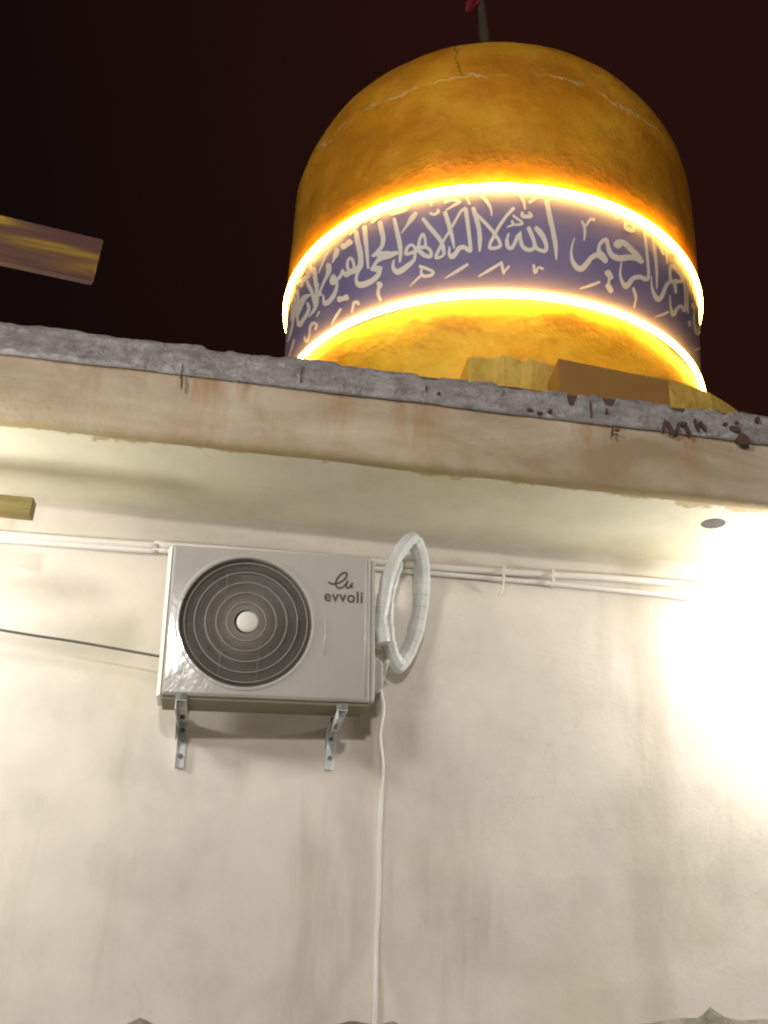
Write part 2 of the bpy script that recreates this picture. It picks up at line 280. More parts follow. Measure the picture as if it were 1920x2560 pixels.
INK = """-4735 5751 -4710 5744 -4744 5747 -4700 5735 -4746 5739 -4695 5725 -4743 5719 -4692 5705 -4740 5700 -4689 5686 -4737 5680 -4686 5666 -4734 5658 -4683 5645 -4729 5633 -4680 5621 -4723 5607 -4676 5596 -4716 5580 -4673 5569 -4710 5551 -4670 5541 -4704 5521 -4667 5511 -4697 5488 -4665 5480 -4691 5455 -4662 5448 -4685 5423 -4660 5417 -4682 5418 -4661 5413 -4677 5414 -4665 5411
-4830 5746 -4803 5739 -4838 5742 -4792 5730 -4839 5733 -4786 5720 -4836 5716 -4781 5702 -4832 5699 -4776 5685 -4829 5681 -4771 5668 -4824 5662 -4765 5650 -4816 5640 -4758 5630 -4808 5617 -4749 5608 -4800 5595 -4741 5585 -4794 5576 -4734 5563 -4789 5557 -4728 5543 -4785 5539 -4724 5523 -4783 5522 -4722 5505 -4781 5508 -4720 5489 -4782 5496 -4720 5474 -4783 5487 -4721 5461 -4786 5480 -4724 5450 -4789 5475 -4729 5440 -4793 5473 -4737 5431 -4797 5471 -4747 5425 -4803 5470 -4759 5421 -4810 5469 -4772 5419 -4818 5469 -4789 5419 -4830 5470 -4806 5420 -4845 5471 -4821 5423 -4859 5472 -4833 5424 -4870 5473 -4844 5425 -4880 5474 -4853 5426 -4890 5474 -4860 5427 -4904 5474 -4864 5428 -4916 5471 -4869 5427 -4924 5468 -4876 5425 -4925 5467 -4891 5422 -4911 5462 -4920 5430 -4906 5458 -4943 5446 -4913 5463 -4953 5459 -4924 5473 -4959 5470 -4936 5483 -4965 5480 -4943 5489 -4969 5487 -4953 5493 -4967 5492
-4812 5462 -4828 5466 -4807 5465 -4836 5471 -4806 5470 -4839 5478 -4809 5482 -4843 5490 -4812 5495 -4845 5503 -4816 5508 -4849 5514 -4822 5521 -4853 5523 -4830 5533 -4858 5531 -4841 5545 -4865 5538 -4853 5555 -4870 5542 -4871 5564 -4869 5542 -4887 5566 -4868 5542 -4898 5563 -4873 5541 -4907 5558 -4879 5539 -4913 5551 -4883 5534 -4918 5543 -4885 5528 -4921 5532 -4886 5518 -4922 5521 -4885 5508 -4922 5510 -4883 5499 -4919 5499 -4881 5493 -4914 5489 -4877 5486 -4908 5480 -4871 5478 -4904 5472 -4866 5469 -4897 5465 -4864 5462 -4887 5459 -4868 5458
-4957 5504 -4939 5492 -4967 5505 -4934 5485 -4973 5502 -4935 5480 -4981 5494 -4942 5471 -4989 5485 -4949 5461 -4997 5477 -4957 5452 -5005 5472 -4967 5444 -5015 5469 -4981 5439 -5027 5466 -4996 5436 -5036 5466 -5014 5435 -5033 5464 -5042 5442 -5029 5462 -5067 5461 -5035 5472 -5079 5477 -5042 5485 -5088 5488 -5068 5507 -5076 5480 -5104 5511 -5052 5475 -5115 5505 -5052 5470 -5122 5496 -5053 5463 -5125 5488 -5053 5457 -5126 5478 -5053 5450 -5123 5466 -5053 5444 -5116 5451 -5054 5441 -5081 5424 -5078 5457 -5050 5421 -5091 5460 -5038 5426 -5079 5461 -5030 5430 -5062 5463 -5045 5436 -5029 5454 -5050 5440 -5011 5435 -5045 5431 -5006 5421 -5042 5420 -5004 5406 -5043 5409 -5005 5392 -5049 5398 -5009 5378 -5060 5386 -5015 5362 -5074 5376 -5023 5347 -5087 5367 -5033 5334 -5100 5361 -5045 5323 -5114 5356 -5060 5315 -5128 5352 -5075 5309 -5142 5349 -5091 5305 -5156 5348 -5109 5303 -5170 5347 -5128 5302 -5178 5348 -5151 5304 -5171 5344 -5184 5315 -5161 5336 -5213 5337 -5166 5340 -5221 5352 -5174 5350 -5223 5363 -5181 5361 -5224 5373 -5186 5370 -5225 5383 -5190 5380 -5225 5392 -5194 5391 -5224 5402 -5197 5401 -5224 5411 -5200 5405 -5223 5414 -5205 5409 -5218 5414
-5167 5626 -5129 5612 -5181 5624 -5114 5599 -5184 5615 -5108 5587 -5182 5603 -5106 5576 -5180 5592 -5103 5563 -5179 5582 -5102 5551 -5179 5574 -5103 5539 -5179 5567 -5108 5531 -5179 5562 -5116 5525 -5181 5555 -5125 5520 -5186 5548 -5135 5516 -5194 5539 -5146 5509 -5204 5531 -5159 5502 -5215 5522 -5173 5495 -5226 5513 -5185 5488 -5236 5504 -5196 5480 -5245 5496 -5206 5472 -5254 5487 -5215 5464 -5263 5479 -5224 5456 -5272 5471 -5232 5448 -5280 5463 -5240 5441 -5287 5456 -5247 5433 -5295 5449 -5255 5426 -5296 5444 -5261 5424 -5291 5437 -5271 5426
-4983 5663 -5001 5692 -4963 5651 -4994 5702 -4943 5646 -4978 5703 -4938 5647 -4970 5701 -4933 5648 -4964 5698 -4925 5648 -4960 5697 -4914 5649 -4953 5696 -4902 5650 -4944 5697 -4889 5651 -4933 5700 -4875 5652 -4921 5703 -4861 5653 -4910 5706 -4851 5659 -4893 5705 -4850 5670 -4874 5696
-5014 5290 -5023 5316 -4997 5277 -5011 5322 -4976 5269 -4992 5320 -4967 5269 -4981 5316 -4959 5269 -4972 5311 -4949 5268 -4963 5307 -4938 5267 -4955 5305 -4927 5265 -4947 5304 -4915 5261 -4939 5305 -4904 5258 -4930 5306 -4893 5255 -4921 5307 -4877 5256 -4901 5302 -4870 5265 -4883 5291
-5049 5698 -5017 5680 -5064 5699 -5008 5669 -5072 5694 -5008 5659 -5077 5686 -5011 5651 -5081 5678 -5014 5642 -5085 5671 -5018 5634 -5088 5664 -5024 5627 -5090 5658 -5032 5622 -5091 5651 -5040 5618 -5093 5644 -5049 5616 -5095 5636 -5058 5613 -5097 5629 -5065 5610 -5100 5623 -5073 5606 -5103 5616 -5081 5603 -5105 5609 -5088 5599 -5106 5607 -5091 5598 -5104 5604 -5095 5599
-4744 5807 -4731 5796 -4753 5810 -4730 5790 -4759 5809 -4734 5786 -4773 5802 -4747 5779 -4788 5796 -4760 5771 -4802 5789 -4773 5764 -4814 5783 -4785 5758 -4824 5778 -4794 5753 -4832 5772 -4803 5749 -4839 5767 -4812 5744 -4847 5761 -4823 5740 -4857 5756 -4836 5736 -4868 5750 -4850 5733 -4880 5744 -4864 5729 -4891 5738 -4878 5726 -4893 5736 -4882 5726 -4893 5733 -4886 5727
-4906 5791 -4893 5780 -4914 5793 -4890 5775 -4920 5792 -4893 5770 -4931 5786 -4901 5763 -4942 5780 -4909 5756 -4952 5776 -4919 5749 -4960 5773 -4930 5744 -4966 5771 -4943 5743 -4973 5770 -4957 5745 -4982 5770 -4968 5748 -4991 5769 -4979 5750 -4996 5768 -4986 5752 -4998 5765 -4992 5756
-4575 5779 -4563 5765 -4584 5782 -4564 5759 -4593 5782 -4569 5755 -4601 5779 -4577 5752 -4609 5777 -4586 5749 -4618 5774 -4594 5747 -4625 5772 -4602 5744 -4632 5770 -4609 5742 -4639 5768 -4616 5740 -4646 5766 -4622 5738 -4653 5764 -4629 5736 -4658 5761 -4638 5736 -4659 5754 -4647 5740
-4652 5800 -4647 5794 -4656 5801 -4646 5791 -4660 5801 -4648 5789 -4672 5797 -4659 5784 -4684 5792 -4670 5778 -4696 5789 -4681 5773 -4707 5785 -4691 5769 -4714 5783 -4700 5767 -4720 5780 -4708 5766 -4726 5778 -4716 5766 -4732 5775 -4724 5766 -4734 5774 -4727 5766 -4734 5772 -4730 5767
-4577 5733 -4552 5729 -4584 5727 -4541 5720 -4585 5718 -4536 5710 -4581 5704 -4532 5696 -4578 5690 -4527 5683 -4575 5676 -4523 5669 -4570 5661 -4519 5655 -4564 5643 -4514 5639 -4557 5625 -4509 5621 -4550 5608 -4503 5602 -4547 5594 -4501 5583 -4546 5581 -4502 5567 -4547 5569 -4505 5551 -4550 5557 -4510 5538 -4554 5548 -4517 5526 -4559 5541 -4526 5517 -4566 5535 -4536 5510 -4575 5530 -4548 5504 -4585 5524 -4559 5499 -4596 5518 -4571 5494 -4608 5513 -4585 5489 -4621 5507 -4599 5485 -4634 5502 -4613 5480 -4638 5498 -4619 5480 -4638 5493 -4627 5482
-4379 5460 -4374 5446 -4387 5465 -4378 5440 -4396 5467 -4385 5438 -4416 5470 -4402 5435 -4435 5473 -4419 5432 -4455 5476 -4436 5429 -4475 5478 -4454 5427 -4495 5479 -4474 5427 -4516 5478 -4495 5429 -4538 5476 -4513 5430 -4557 5473 -4529 5431 -4574 5467 -4542 5430 -4586 5459 -4554 5428 -4596 5451 -4565 5425 -4605 5443 -4577 5420 -4615 5435 -4586 5414 -4625 5427 -4595 5406 -4634 5418 -4603 5397 -4644 5410 -4612 5389 -4646 5405 -4619 5386 -4644 5398 -4628 5387
-4634 5489 -4638 5501 -4628 5484 -4633 5504 -4620 5482 -4626 5504 -4601 5477 -4609 5504 -4582 5472 -4592 5504 -4564 5467 -4573 5504 -4546 5463 -4553 5502 -4526 5458 -4532 5498 -4506 5454 -4510 5493 -4484 5449 -4488 5488 -4463 5445 -4467 5484 -4451 5445 -4454 5478 -4442 5450 -4444 5470
-4648 5396 -4650 5409 -4641 5390 -4644 5412 -4631 5386 -4636 5412 -4617 5380 -4622 5412 -4602 5373 -4608 5413 -4587 5367 -4595 5413 -4573 5364 -4584 5412 -4561 5363 -4574 5409 -4552 5365 -4565 5405 -4544 5368 -4555 5401 -4536 5370 -4545 5397 -4529 5371 -4536 5394 -4524 5376 -4529 5389
-4552 5398 -4535 5391 -4559 5397 -4530 5384 -4563 5392 -4529 5378 -4568 5382 -4531 5367 -4573 5372 -4533 5355 -4578 5364 -4536 5342 -4584 5357 -4543 5330 -4593 5352 -4554 5320 -4604 5346 -4567 5312 -4617 5342 -4582 5305 -4631 5338 -4597 5300 -4646 5336 -4615 5295 -4664 5335 -4634 5291 -4681 5335 -4654 5289 -4698 5336 -4674 5288 -4715 5337 -4694 5289 -4730 5340 -4716 5291 -4742 5342 -4739 5296 -4748 5343 -4764 5306 -4752 5344 -4786 5321 -4759 5347 -4800 5337 -4768 5353 -4808 5352 -4774 5360 -4812 5366 -4778 5369 -4814 5379 -4778 5379 -4813 5393 -4775 5390 -4811 5405 -4772 5400 -4807 5417 -4767 5408 -4801 5427 -4760 5416 -4794 5437 -4751 5423 -4786 5445 -4743 5431 -4779 5454 -4742 5437 -4772 5457 -4745 5445 -4763 5456
-4581 5282 -4574 5293 -4577 5274 -4564 5294 -4568 5267 -4554 5290 -4563 5263 -4550 5289 -4560 5260 -4543 5287 -4566 5264 -4528 5278 -4571 5273 -4519 5261 -4570 5272 -4522 5251 -4571 5265 -4529 5244 -4572 5256 -4536 5238 -4574 5247 -4540 5233 -4576 5239 -4543 5226 -4578 5231 -4544 5219 -4580 5221 -4545 5212 -4578 5209 -4544 5205 -4573 5197 -4542 5196 -4566 5184 -4537 5185 -4559 5172 -4531 5173 -4552 5160 -4525 5161 -4547 5155 -4524 5156 -4540 5151 -4527 5151
-4751 5180 -4764 5181 -4748 5183 -4771 5185 -4748 5188 -4775 5190 -4750 5193 -4779 5196 -4752 5199 -4781 5202 -4757 5208 -4782 5204 -4770 5218 -4779 5201 -4786 5224 -4779 5200 -4800 5226 -4785 5200 -4814 5226 -4791 5199 -4826 5223 -4795 5198 -4833 5217 -4797 5197 -4834 5208 -4801 5194 -4834 5201 -4805 5188 -4835 5193 -4808 5182 -4836 5186 -4812 5175 -4838 5177 -4816 5168 -4840 5169 -4819 5160 -4842 5161 -4822 5152 -4842 5157 -4825 5150 -4839 5154 -4829 5150
-5141 5737 -5122 5723 -5152 5741 -5120 5716 -5161 5741 -5123 5711 -5175 5737 -5134 5706 -5189 5734 -5145 5701 -5203 5730 -5155 5695 -5217 5724 -5165 5689 -5227 5714 -5175 5682 -5235 5704 -5185 5674 -5243 5692 -5196 5664 -5252 5678 -5210 5653 -5264 5663 -5228 5641 -5278 5646 -5248 5627 -5293 5628 -5269 5614 -5308 5611 -5290 5600 -5308 5609 -5293 5600 -5306 5606 -5297 5601
-5403 5703 -5369 5689 -5414 5702 -5356 5678 -5417 5696 -5349 5668 -5415 5683 -5344 5655 -5413 5671 -5340 5641 -5411 5658 -5335 5628 -5407 5642 -5330 5612 -5401 5622 -5324 5593 -5393 5600 -5318 5572 -5384 5577 -5313 5551 -5377 5557 -5307 5532 -5370 5540 -5303 5517 -5363 5525 -5299 5502 -5358 5511 -5294 5488 -5355 5497 -5291 5472 -5355 5481 -5288 5453 -5357 5463 -5285 5433 -5360 5447 -5283 5414 -5362 5432 -5283 5398 -5361 5418 -5284 5386 -5359 5407 -5286 5376 -5357 5398 -5290 5367 -5359 5390 -5297 5358 -5365 5383 -5307 5350 -5375 5377 -5320 5343 -5386 5371 -5334 5338 -5399 5365 -5351 5334 -5411 5360 -5370 5331 -5425 5356 -5391 5331 -5441 5351 -5413 5331 -5457 5347 -5435 5332 -5459 5346 -5441 5332 -5458 5343 -5447 5335
-5243 5438 -5229 5420 -5257 5446 -5233 5415 -5272 5450 -5245 5414 -5282 5452 -5251 5415 -5290 5453 -5261 5416 -5285 5451 -5282 5422 -5271 5443 -5311 5439 -5273 5444 -5324 5453 -5280 5452 -5331 5465 -5287 5461 -5334 5477 -5292 5471 -5334 5489 -5292 5482 -5328 5500 -5289 5493 -5320 5509 -5285 5506 -5310 5519 -5281 5518 -5301 5529 -5281 5521 -5298 5530 -5284 5524 -5294 5529
-5549 5669 -5518 5660 -5555 5666 -5502 5651 -5551 5658 -5491 5641 -5540 5643 -5478 5626 -5529 5629 -5464 5611 -5517 5613 -5451 5595 -5503 5595 -5436 5578 -5485 5573 -5419 5558 -5465 5550 -5400 5535 -5446 5527 -5381 5512 -5430 5507 -5366 5489 -5418 5488 -5354 5468 -5407 5468 -5347 5448 -5397 5449 -5340 5430 -5388 5430 -5334 5413 -5380 5415 -5328 5398 -5374 5400 -5322 5383 -5369 5387 -5316 5370 -5363 5373 -5311 5356 -5357 5365 -5311 5350 -5345 5357 -5319 5349
-5611 5635 -5646 5653 -5597 5632 -5657 5663 -5591 5634 -5659 5670 -5583 5641 -5656 5680 -5575 5648 -5655 5691 -5568 5653 -5651 5701 -5560 5655 -5638 5707 -5550 5655 -5615 5706 -5535 5652 -5589 5702 -5516 5648 -5566 5696 -5498 5645 -5548 5692 -5486 5644 -5534 5689 -5476 5644 -5520 5685 -5468 5644 -5507 5681 -5459 5644 -5494 5678 -5450 5645 -5480 5674 -5449 5650 -5466 5666
-5425 5499 -5416 5486 -5436 5506 -5420 5484 -5448 5511 -5430 5485 -5471 5520 -5447 5487 -5495 5530 -5465 5489 -5523 5540 -5478 5490 -5552 5549 -5488 5490 -5579 5556 -5496 5489 -5604 5560 -5504 5487 -5627 5561 -5512 5485 -5646 5558 -5520 5483 -5658 5551 -5530 5480 -5663 5540 -5541 5475 -5665 5529 -5554 5470 -5669 5519 -5566 5464 -5674 5511 -5579 5459 -5679 5503 -5591 5455 -5685 5496 -5604 5451 -5693 5488 -5616 5447 -5702 5481 -5629 5442 -5712 5475 -5642 5437 -5723 5468 -5656 5431 -5735 5462 -5669 5426 -5735 5457 -5678 5426 -5726 5449 -5693 5431
-5742 5473 -5707 5460 -5752 5474 -5692 5450 -5753 5470 -5684 5442 -5748 5458 -5676 5429 -5743 5446 -5667 5417 -5737 5435 -5659 5405 -5731 5423 -5649 5392 -5725 5410 -5638 5378 -5718 5396 -5627 5364 -5703 5378 -5619 5357 -5640 5340 -5654 5376 -5593 5329 -5672 5382 -5573 5332 -5656 5383 -5556 5336 -5635 5384 -5539 5340 -5613 5386 -5520 5343 -5590 5388 -5498 5346 -5568 5391 -5477 5350 -5546 5394 -5460 5356 -5529 5398 -5446 5362 -5513 5402 -5433 5368 -5500 5407 -5423 5377 -5490 5412 -5419 5388 -5486 5418 -5424 5403 -5487 5425 -5435 5419 -5493 5436 -5447 5434 -5502 5449 -5458 5448 -5511 5463 -5467 5456 -5513 5470 -5480 5464 -5507 5472
-5763 5689 -5727 5673 -5775 5690 -5712 5662 -5776 5686 -5704 5654 -5771 5674 -5698 5642 -5766 5664 -5691 5631 -5762 5653 -5684 5618 -5758 5641 -5679 5605 -5755 5627 -5675 5591 -5753 5613 -5673 5576 -5751 5598 -5672 5560 -5750 5583 -5671 5546 -5750 5570 -5673 5533 -5751 5557 -5677 5521 -5752 5544 -5681 5510 -5754 5531 -5684 5497 -5757 5519 -5685 5485 -5761 5507 -5686 5472 -5764 5495 -5687 5459 -5768 5483 -5688 5446 -5763 5476 -5693 5443 -5748 5465 -5708 5446
-5823 5662 -5787 5645 -5836 5664 -5773 5635 -5839 5662 -5768 5628 -5833 5641 -5762 5608 -5826 5620 -5756 5588 -5820 5601 -5751 5569 -5817 5583 -5748 5550 -5818 5567 -5749 5534 -5821 5552 -5752 5519 -5827 5538 -5757 5504 -5835 5523 -5764 5488 -5847 5507 -5772 5471 -5862 5491 -5783 5452 -5880 5475 -5795 5433 -5898 5462 -5809 5418 -5918 5453 -5824 5405 -5940 5445 -5841 5395 -5962 5439 -5859 5387 -5984 5434 -5879 5381 -6003 5430 -5901 5378 -6020 5427 -5924 5378 -6037 5424 -5949 5379 -6057 5421 -5975 5380 -6058 5419 -5986 5382 -6046 5411 -6005 5389
-5881 5633 -5846 5616 -5894 5637 -5834 5607 -5899 5636 -5829 5602 -5903 5621 -5827 5584 -5906 5607 -5825 5567 -5910 5592 -5823 5550 -5912 5578 -5823 5534 -5915 5563 -5827 5520 -5916 5547 -5833 5507 -5918 5532 -5840 5494 -5919 5517 -5847 5482 -5915 5511 -5852 5481 -5902 5502 -5866 5484
-5523 5806 -5501 5800 -5526 5802 -5488 5793 -5522 5795 -5478 5785 -5508 5779 -5462 5769 -5494 5764 -5445 5753 -5483 5750 -5428 5736 -5473 5737 -5416 5718 -5464 5723 -5410 5702 -5454 5707 -5409 5689 -5445 5690 -5410 5676 -5436 5673 -5410 5663 -5433 5670 -5410 5661 -5427 5666 -5415 5660
-5550 5795 -5528 5781 -5562 5799 -5523 5774 -5569 5799 -5524 5770 -5583 5795 -5534 5764 -5596 5792 -5543 5758 -5610 5788 -5554 5753 -5624 5784 -5567 5748 -5637 5779 -5583 5745 -5651 5774 -5602 5743 -5665 5768 -5622 5741 -5679 5763 -5642 5740 -5681 5761 -5649 5740 -5677 5756 -5658 5744
-5758 5794 -5729 5784 -5763 5793 -5714 5775 -5759 5786 -5703 5767 -5737 5764 -5683 5746 -5716 5743 -5664 5726 -5696 5723 -5645 5707 -5685 5714 -5642 5701 -5671 5706 -5646 5698
-5840 5782 -5802 5763 -5854 5786 -5789 5753 -5860 5785 -5785 5747 -5859 5770 -5788 5734 -5858 5756 -5790 5721 -5857 5741 -5793 5708 -5853 5735 -5797 5707 -5841 5726 -5808 5710
-5268 5311 -5255 5302 -5275 5312 -5252 5298 -5280 5311 -5253 5295 -5291 5304 -5266 5289 -5301 5296 -5278 5283 -5312 5289 -5291 5276 -5313 5287 -5295 5276 -5311 5283 -5300 5277
-5307 5186 -5330 5198 -5297 5185 -5336 5205 -5291 5187 -5336 5210 -5286 5193 -5332 5217 -5279 5199 -5327 5223 -5274 5207 -5325 5227 -5279 5220 -5324 5227 -5298 5237 -5327 5228 -5322 5251 -5338 5234 -5350 5264 -5349 5239 -5381 5274 -5352 5240 -5404 5274 -5356 5240 -5418 5270 -5366 5238 -5429 5262 -5377 5234 -5436 5252 -5385 5228 -5437 5238 -5390 5218 -5434 5222 -5393 5205 -5431 5206 -5395 5191 -5433 5195 -5399 5179 -5443 5188 -5406 5169 -5458 5185 -5416 5160 -5474 5183 -5426 5153 -5485 5183 -5439 5150 -5481 5182 -5462 5153 -5471 5177 -5492 5166 -5470 5176 -5510 5179 -5475 5179 -5519 5190 -5481 5185 -5523 5199 -5486 5194 -5524 5208 -5491 5204 -5523 5216 -5497 5214 -5523 5224 -5499 5218 -5522 5226 -5504 5221 -5517 5226
-4971 5229 -4957 5219 -4979 5231 -4955 5214 -4985 5229 -4957 5210 -5001 5221 -4972 5201 -5017 5213 -4986 5192 -5033 5205 -5001 5183 -5047 5197 -5015 5175 -5059 5187 -5030 5168 -5069 5178 -5045 5162 -5079 5168 -5060 5156 -5089 5158 -5075 5150 -5090 5156 -5078 5149 -5089 5154 -5082 5150
-5783 5313 -5757 5300 -5796 5317 -5750 5294 -5803 5317 -5750 5290 -5817 5310 -5762 5283 -5831 5304 -5773 5275 -5846 5297 -5786 5268 -5863 5290 -5804 5261 -5882 5280 -5828 5253 -5904 5269 -5858 5246 -5928 5258 -5891 5240 -5953 5247 -5926 5235 -5953 5246 -5929 5235 -5949 5243 -5935 5237
-4432 5714 -4416 5712 -4437 5710 -4408 5707 -4437 5703 -4404 5700 -4432 5683 -4398 5680 -4428 5664 -4391 5661 -4423 5644 -4385 5641 -4418 5622 -4378 5619 -4412 5599 -4371 5596 -4405 5573 -4363 5571 -4398 5549 -4355 5546 -4392 5527 -4349 5523 -4387 5508 -4345 5504 -4383 5492 -4341 5487 -4379 5476 -4339 5470 -4376 5460 -4339 5453 -4375 5443 -4340 5434 -4374 5425 -4343 5417 -4373 5406 -4347 5399 -4372 5388 -4351 5382 -4371 5383 -4352 5378 -4367 5379 -4357 5376
-4461 5740 -4465 5751 -4455 5737 -4463 5755 -4448 5735 -4457 5756 -4434 5734 -4444 5758 -4419 5733 -4431 5759 -4405 5732 -4418 5761 -4390 5731 -4403 5763 -4373 5730 -4387 5765 -4354 5730 -4370 5766 -4336 5730 -4355 5768 -4320 5733 -4343 5770 -4307 5737 -4337 5772 -4298 5744 -4331 5774 -4293 5750 -4324 5777 -4288 5755 -4317 5781 -4284 5761 -4309 5784 -4285 5769 -4299 5782
-4226 5711 -4211 5699 -4235 5712 -4210 5691 -4242 5709 -4213 5685 -4252 5703 -4220 5677 -4261 5698 -4226 5669 -4271 5692 -4233 5661 -4280 5684 -4242 5653 -4289 5673 -4253 5645 -4297 5660 -4266 5637 -4305 5647 -4280 5628 -4314 5634 -4294 5619 -4324 5622 -4307 5609 -4335 5610 -4320 5599 -4346 5598 -4334 5589 -4357 5586 -4347 5579 -4358 5584 -4349 5578 -4357 5582 -4352 5578
-4210 5442 -4220 5437 -4210 5448 -4226 5439 -4213 5453 -4232 5443 -4221 5462 -4241 5452 -4230 5472 -4249 5462 -4240 5482 -4256 5469 -4253 5490 -4260 5472 -4267 5494 -4264 5473 -4280 5494 -4269 5473 -4291 5491 -4275 5471 -4301 5485 -4280 5468 -4310 5476 -4285 5461 -4317 5465 -4290 5451 -4324 5454 -4294 5441 -4327 5444 -4296 5434 -4327 5434 -4296 5432 -4320 5424 -4298 5435 -4309 5416 -4301 5437 -4298 5413 -4300 5436 -4286 5412 -4294 5436 -4273 5413 -4284 5437 -4260 5414 -4272 5439 -4249 5415 -4261 5440 -4240 5416 -4253 5441 -4231 5417 -4245 5443 -4223 5419 -4237 5444 -4216 5420 -4228 5445 -4209 5423 -4221 5445 -4207 5429 -4213 5441
-4232 5436 -4219 5433 -4237 5434 -4215 5428 -4239 5429 -4214 5423 -4241 5416 -4214 5409 -4242 5402 -4214 5396 -4244 5391 -4216 5381 -4249 5383 -4221 5366 -4258 5376 -4232 5354 -4271 5370 -4245 5344 -4286 5365 -4259 5335 -4302 5359 -4272 5327 -4317 5353 -4286 5319 -4332 5348 -4301 5312 -4347 5344 -4316 5305 -4359 5341 -4331 5300 -4370 5339 -4343 5297 -4378 5337 -4357 5295 -4381 5337 -4373 5295 -4380 5335 -4394 5301 -4382 5336 -4411 5313 -4390 5341 -4423 5326 -4398 5348 -4431 5339 -4405 5355 -4437 5350 -4408 5359 -4440 5360 -4410 5364 -4441 5369 -4411 5369 -4441 5377 -4412 5376 -4439 5384 -4412 5383 -4437 5392 -4412 5390 -4433 5399 -4411 5398 -4429 5405 -4410 5405 -4425 5412 -4410 5409 -4423 5414 -4412 5412 -4420 5415
-4226 5423 -4239 5436 -4217 5422 -4240 5443 -4209 5424 -4235 5449 -4203 5428 -4229 5453 -4197 5432 -4222 5456 -4189 5438 -4218 5459 -4183 5448 -4215 5463 -4181 5459 -4212 5468 -4181 5471 -4210 5478 -4182 5482 -4208 5489 -4180 5491 -4205 5501 -4176 5501 -4200 5513 -4170 5511 -4194 5524 -4163 5520 -4188 5535 -4158 5526 -4182 5542 -4156 5528 -4175 5547 -4160 5527 -4165 5550 -4167 5530 -4151 5544 -4166 5530 -4145 5537 -4163 5525 -4141 5528 -4159 5516 -4136 5518 -4155 5505 -4133 5506 -4152 5495 -4130 5494 -4151 5485 -4128 5483 -4150 5475 -4127 5472 -4151 5465 -4126 5461 -4150 5454 -4125 5450 -4148 5449 -4127 5445 -4144 5444 -4131 5442
-4213 5441 -4215 5456 -4205 5435 -4210 5461 -4196 5433 -4201 5462 -4179 5432 -4184 5460 -4162 5432 -4166 5459 -4147 5431 -4148 5456 -4136 5429 -4130 5451 -4127 5424 -4113 5443 -4118 5418 -4099 5433 -4111 5411 -4088 5422 -4107 5404 -4079 5410 -4104 5397 -4075 5397 -4104 5388 -4073 5383 -4105 5382 -4075 5370 -4104 5382 -4085 5358 -4103 5383 -4103 5356 -4112 5386 -4119 5360 -4123 5392 -4135 5366 -4133 5397 -4149 5372 -4141 5402 -4162 5380 -4149 5409 -4173 5389 -4158 5417 -4183 5397 -4168 5424 -4190 5403 -4177 5430 -4197 5409 -4185 5434 -4203 5414 -4192 5438 -4210 5420 -4200 5443 -4216 5425 -4207 5446 -4221 5431 -4215 5446 -4223 5437
-4174 5652 -4162 5657 -4176 5646 -4155 5655 -4172 5639 -4148 5650 -4161 5624 -4136 5636 -4150 5609 -4123 5622 -4139 5594 -4111 5608 -4127 5578 -4098 5593 -4113 5562 -4084 5579 -4099 5546 -4070 5563 -4085 5531 -4055 5547 -4071 5515 -4041 5531 -4057 5499 -4027 5515 -4043 5483 -4013 5498 -4030 5468 -4000 5481 -4020 5454 -3990 5464 -4015 5443 -3982 5449 -4011 5433 -3977 5436 -4009 5422 -3974 5424 -4006 5411 -3971 5413 -4001 5399 -3969 5401 -3997 5388 -3967 5389 -3993 5380 -3967 5377 -3993 5374 -3969 5366 -3994 5371 -3976 5357 -3999 5368 -3984 5351 -4005 5366 -3994 5347 -4012 5364 -4003 5344 -4022 5363 -4014 5342 -4032 5363 -4027 5340 -4038 5364 -4042 5340 -4032 5360 -4060 5351 -4031 5358 -4062 5367 -4029 5367 -4057 5379 -4024 5378 -4050 5390 -4019 5389 -4044 5401 -4013 5399 -4037 5411 -4007 5409 -4030 5422 -4000 5420 -4023 5433 -3994 5430 -4015 5443 -3988 5440 -4009 5452 -3983 5449 -4003 5460 -3976 5458 -3996 5469 -3969 5469 -3988 5481 -3958 5483 -3977 5495 -3945 5499 -3964 5511 -3932 5516 -3951 5528 -3919 5531 -3940 5544 -3909 5546 -3929 5558 -3899 5560 -3920 5572 -3890 5574 -3910 5586 -3880 5589 -3900 5601 -3869 5605 -3889 5616 -3858 5622 -3878 5633 -3847 5637 -3867 5650 -3837 5649 -3855 5663 -3829 5655 -3845 5672 -3822 5658 -3834 5677 -3814 5660 -3826 5681 -3804 5664 -3818 5685 -3800 5667 -3811 5686 -3798 5673 -3805 5683
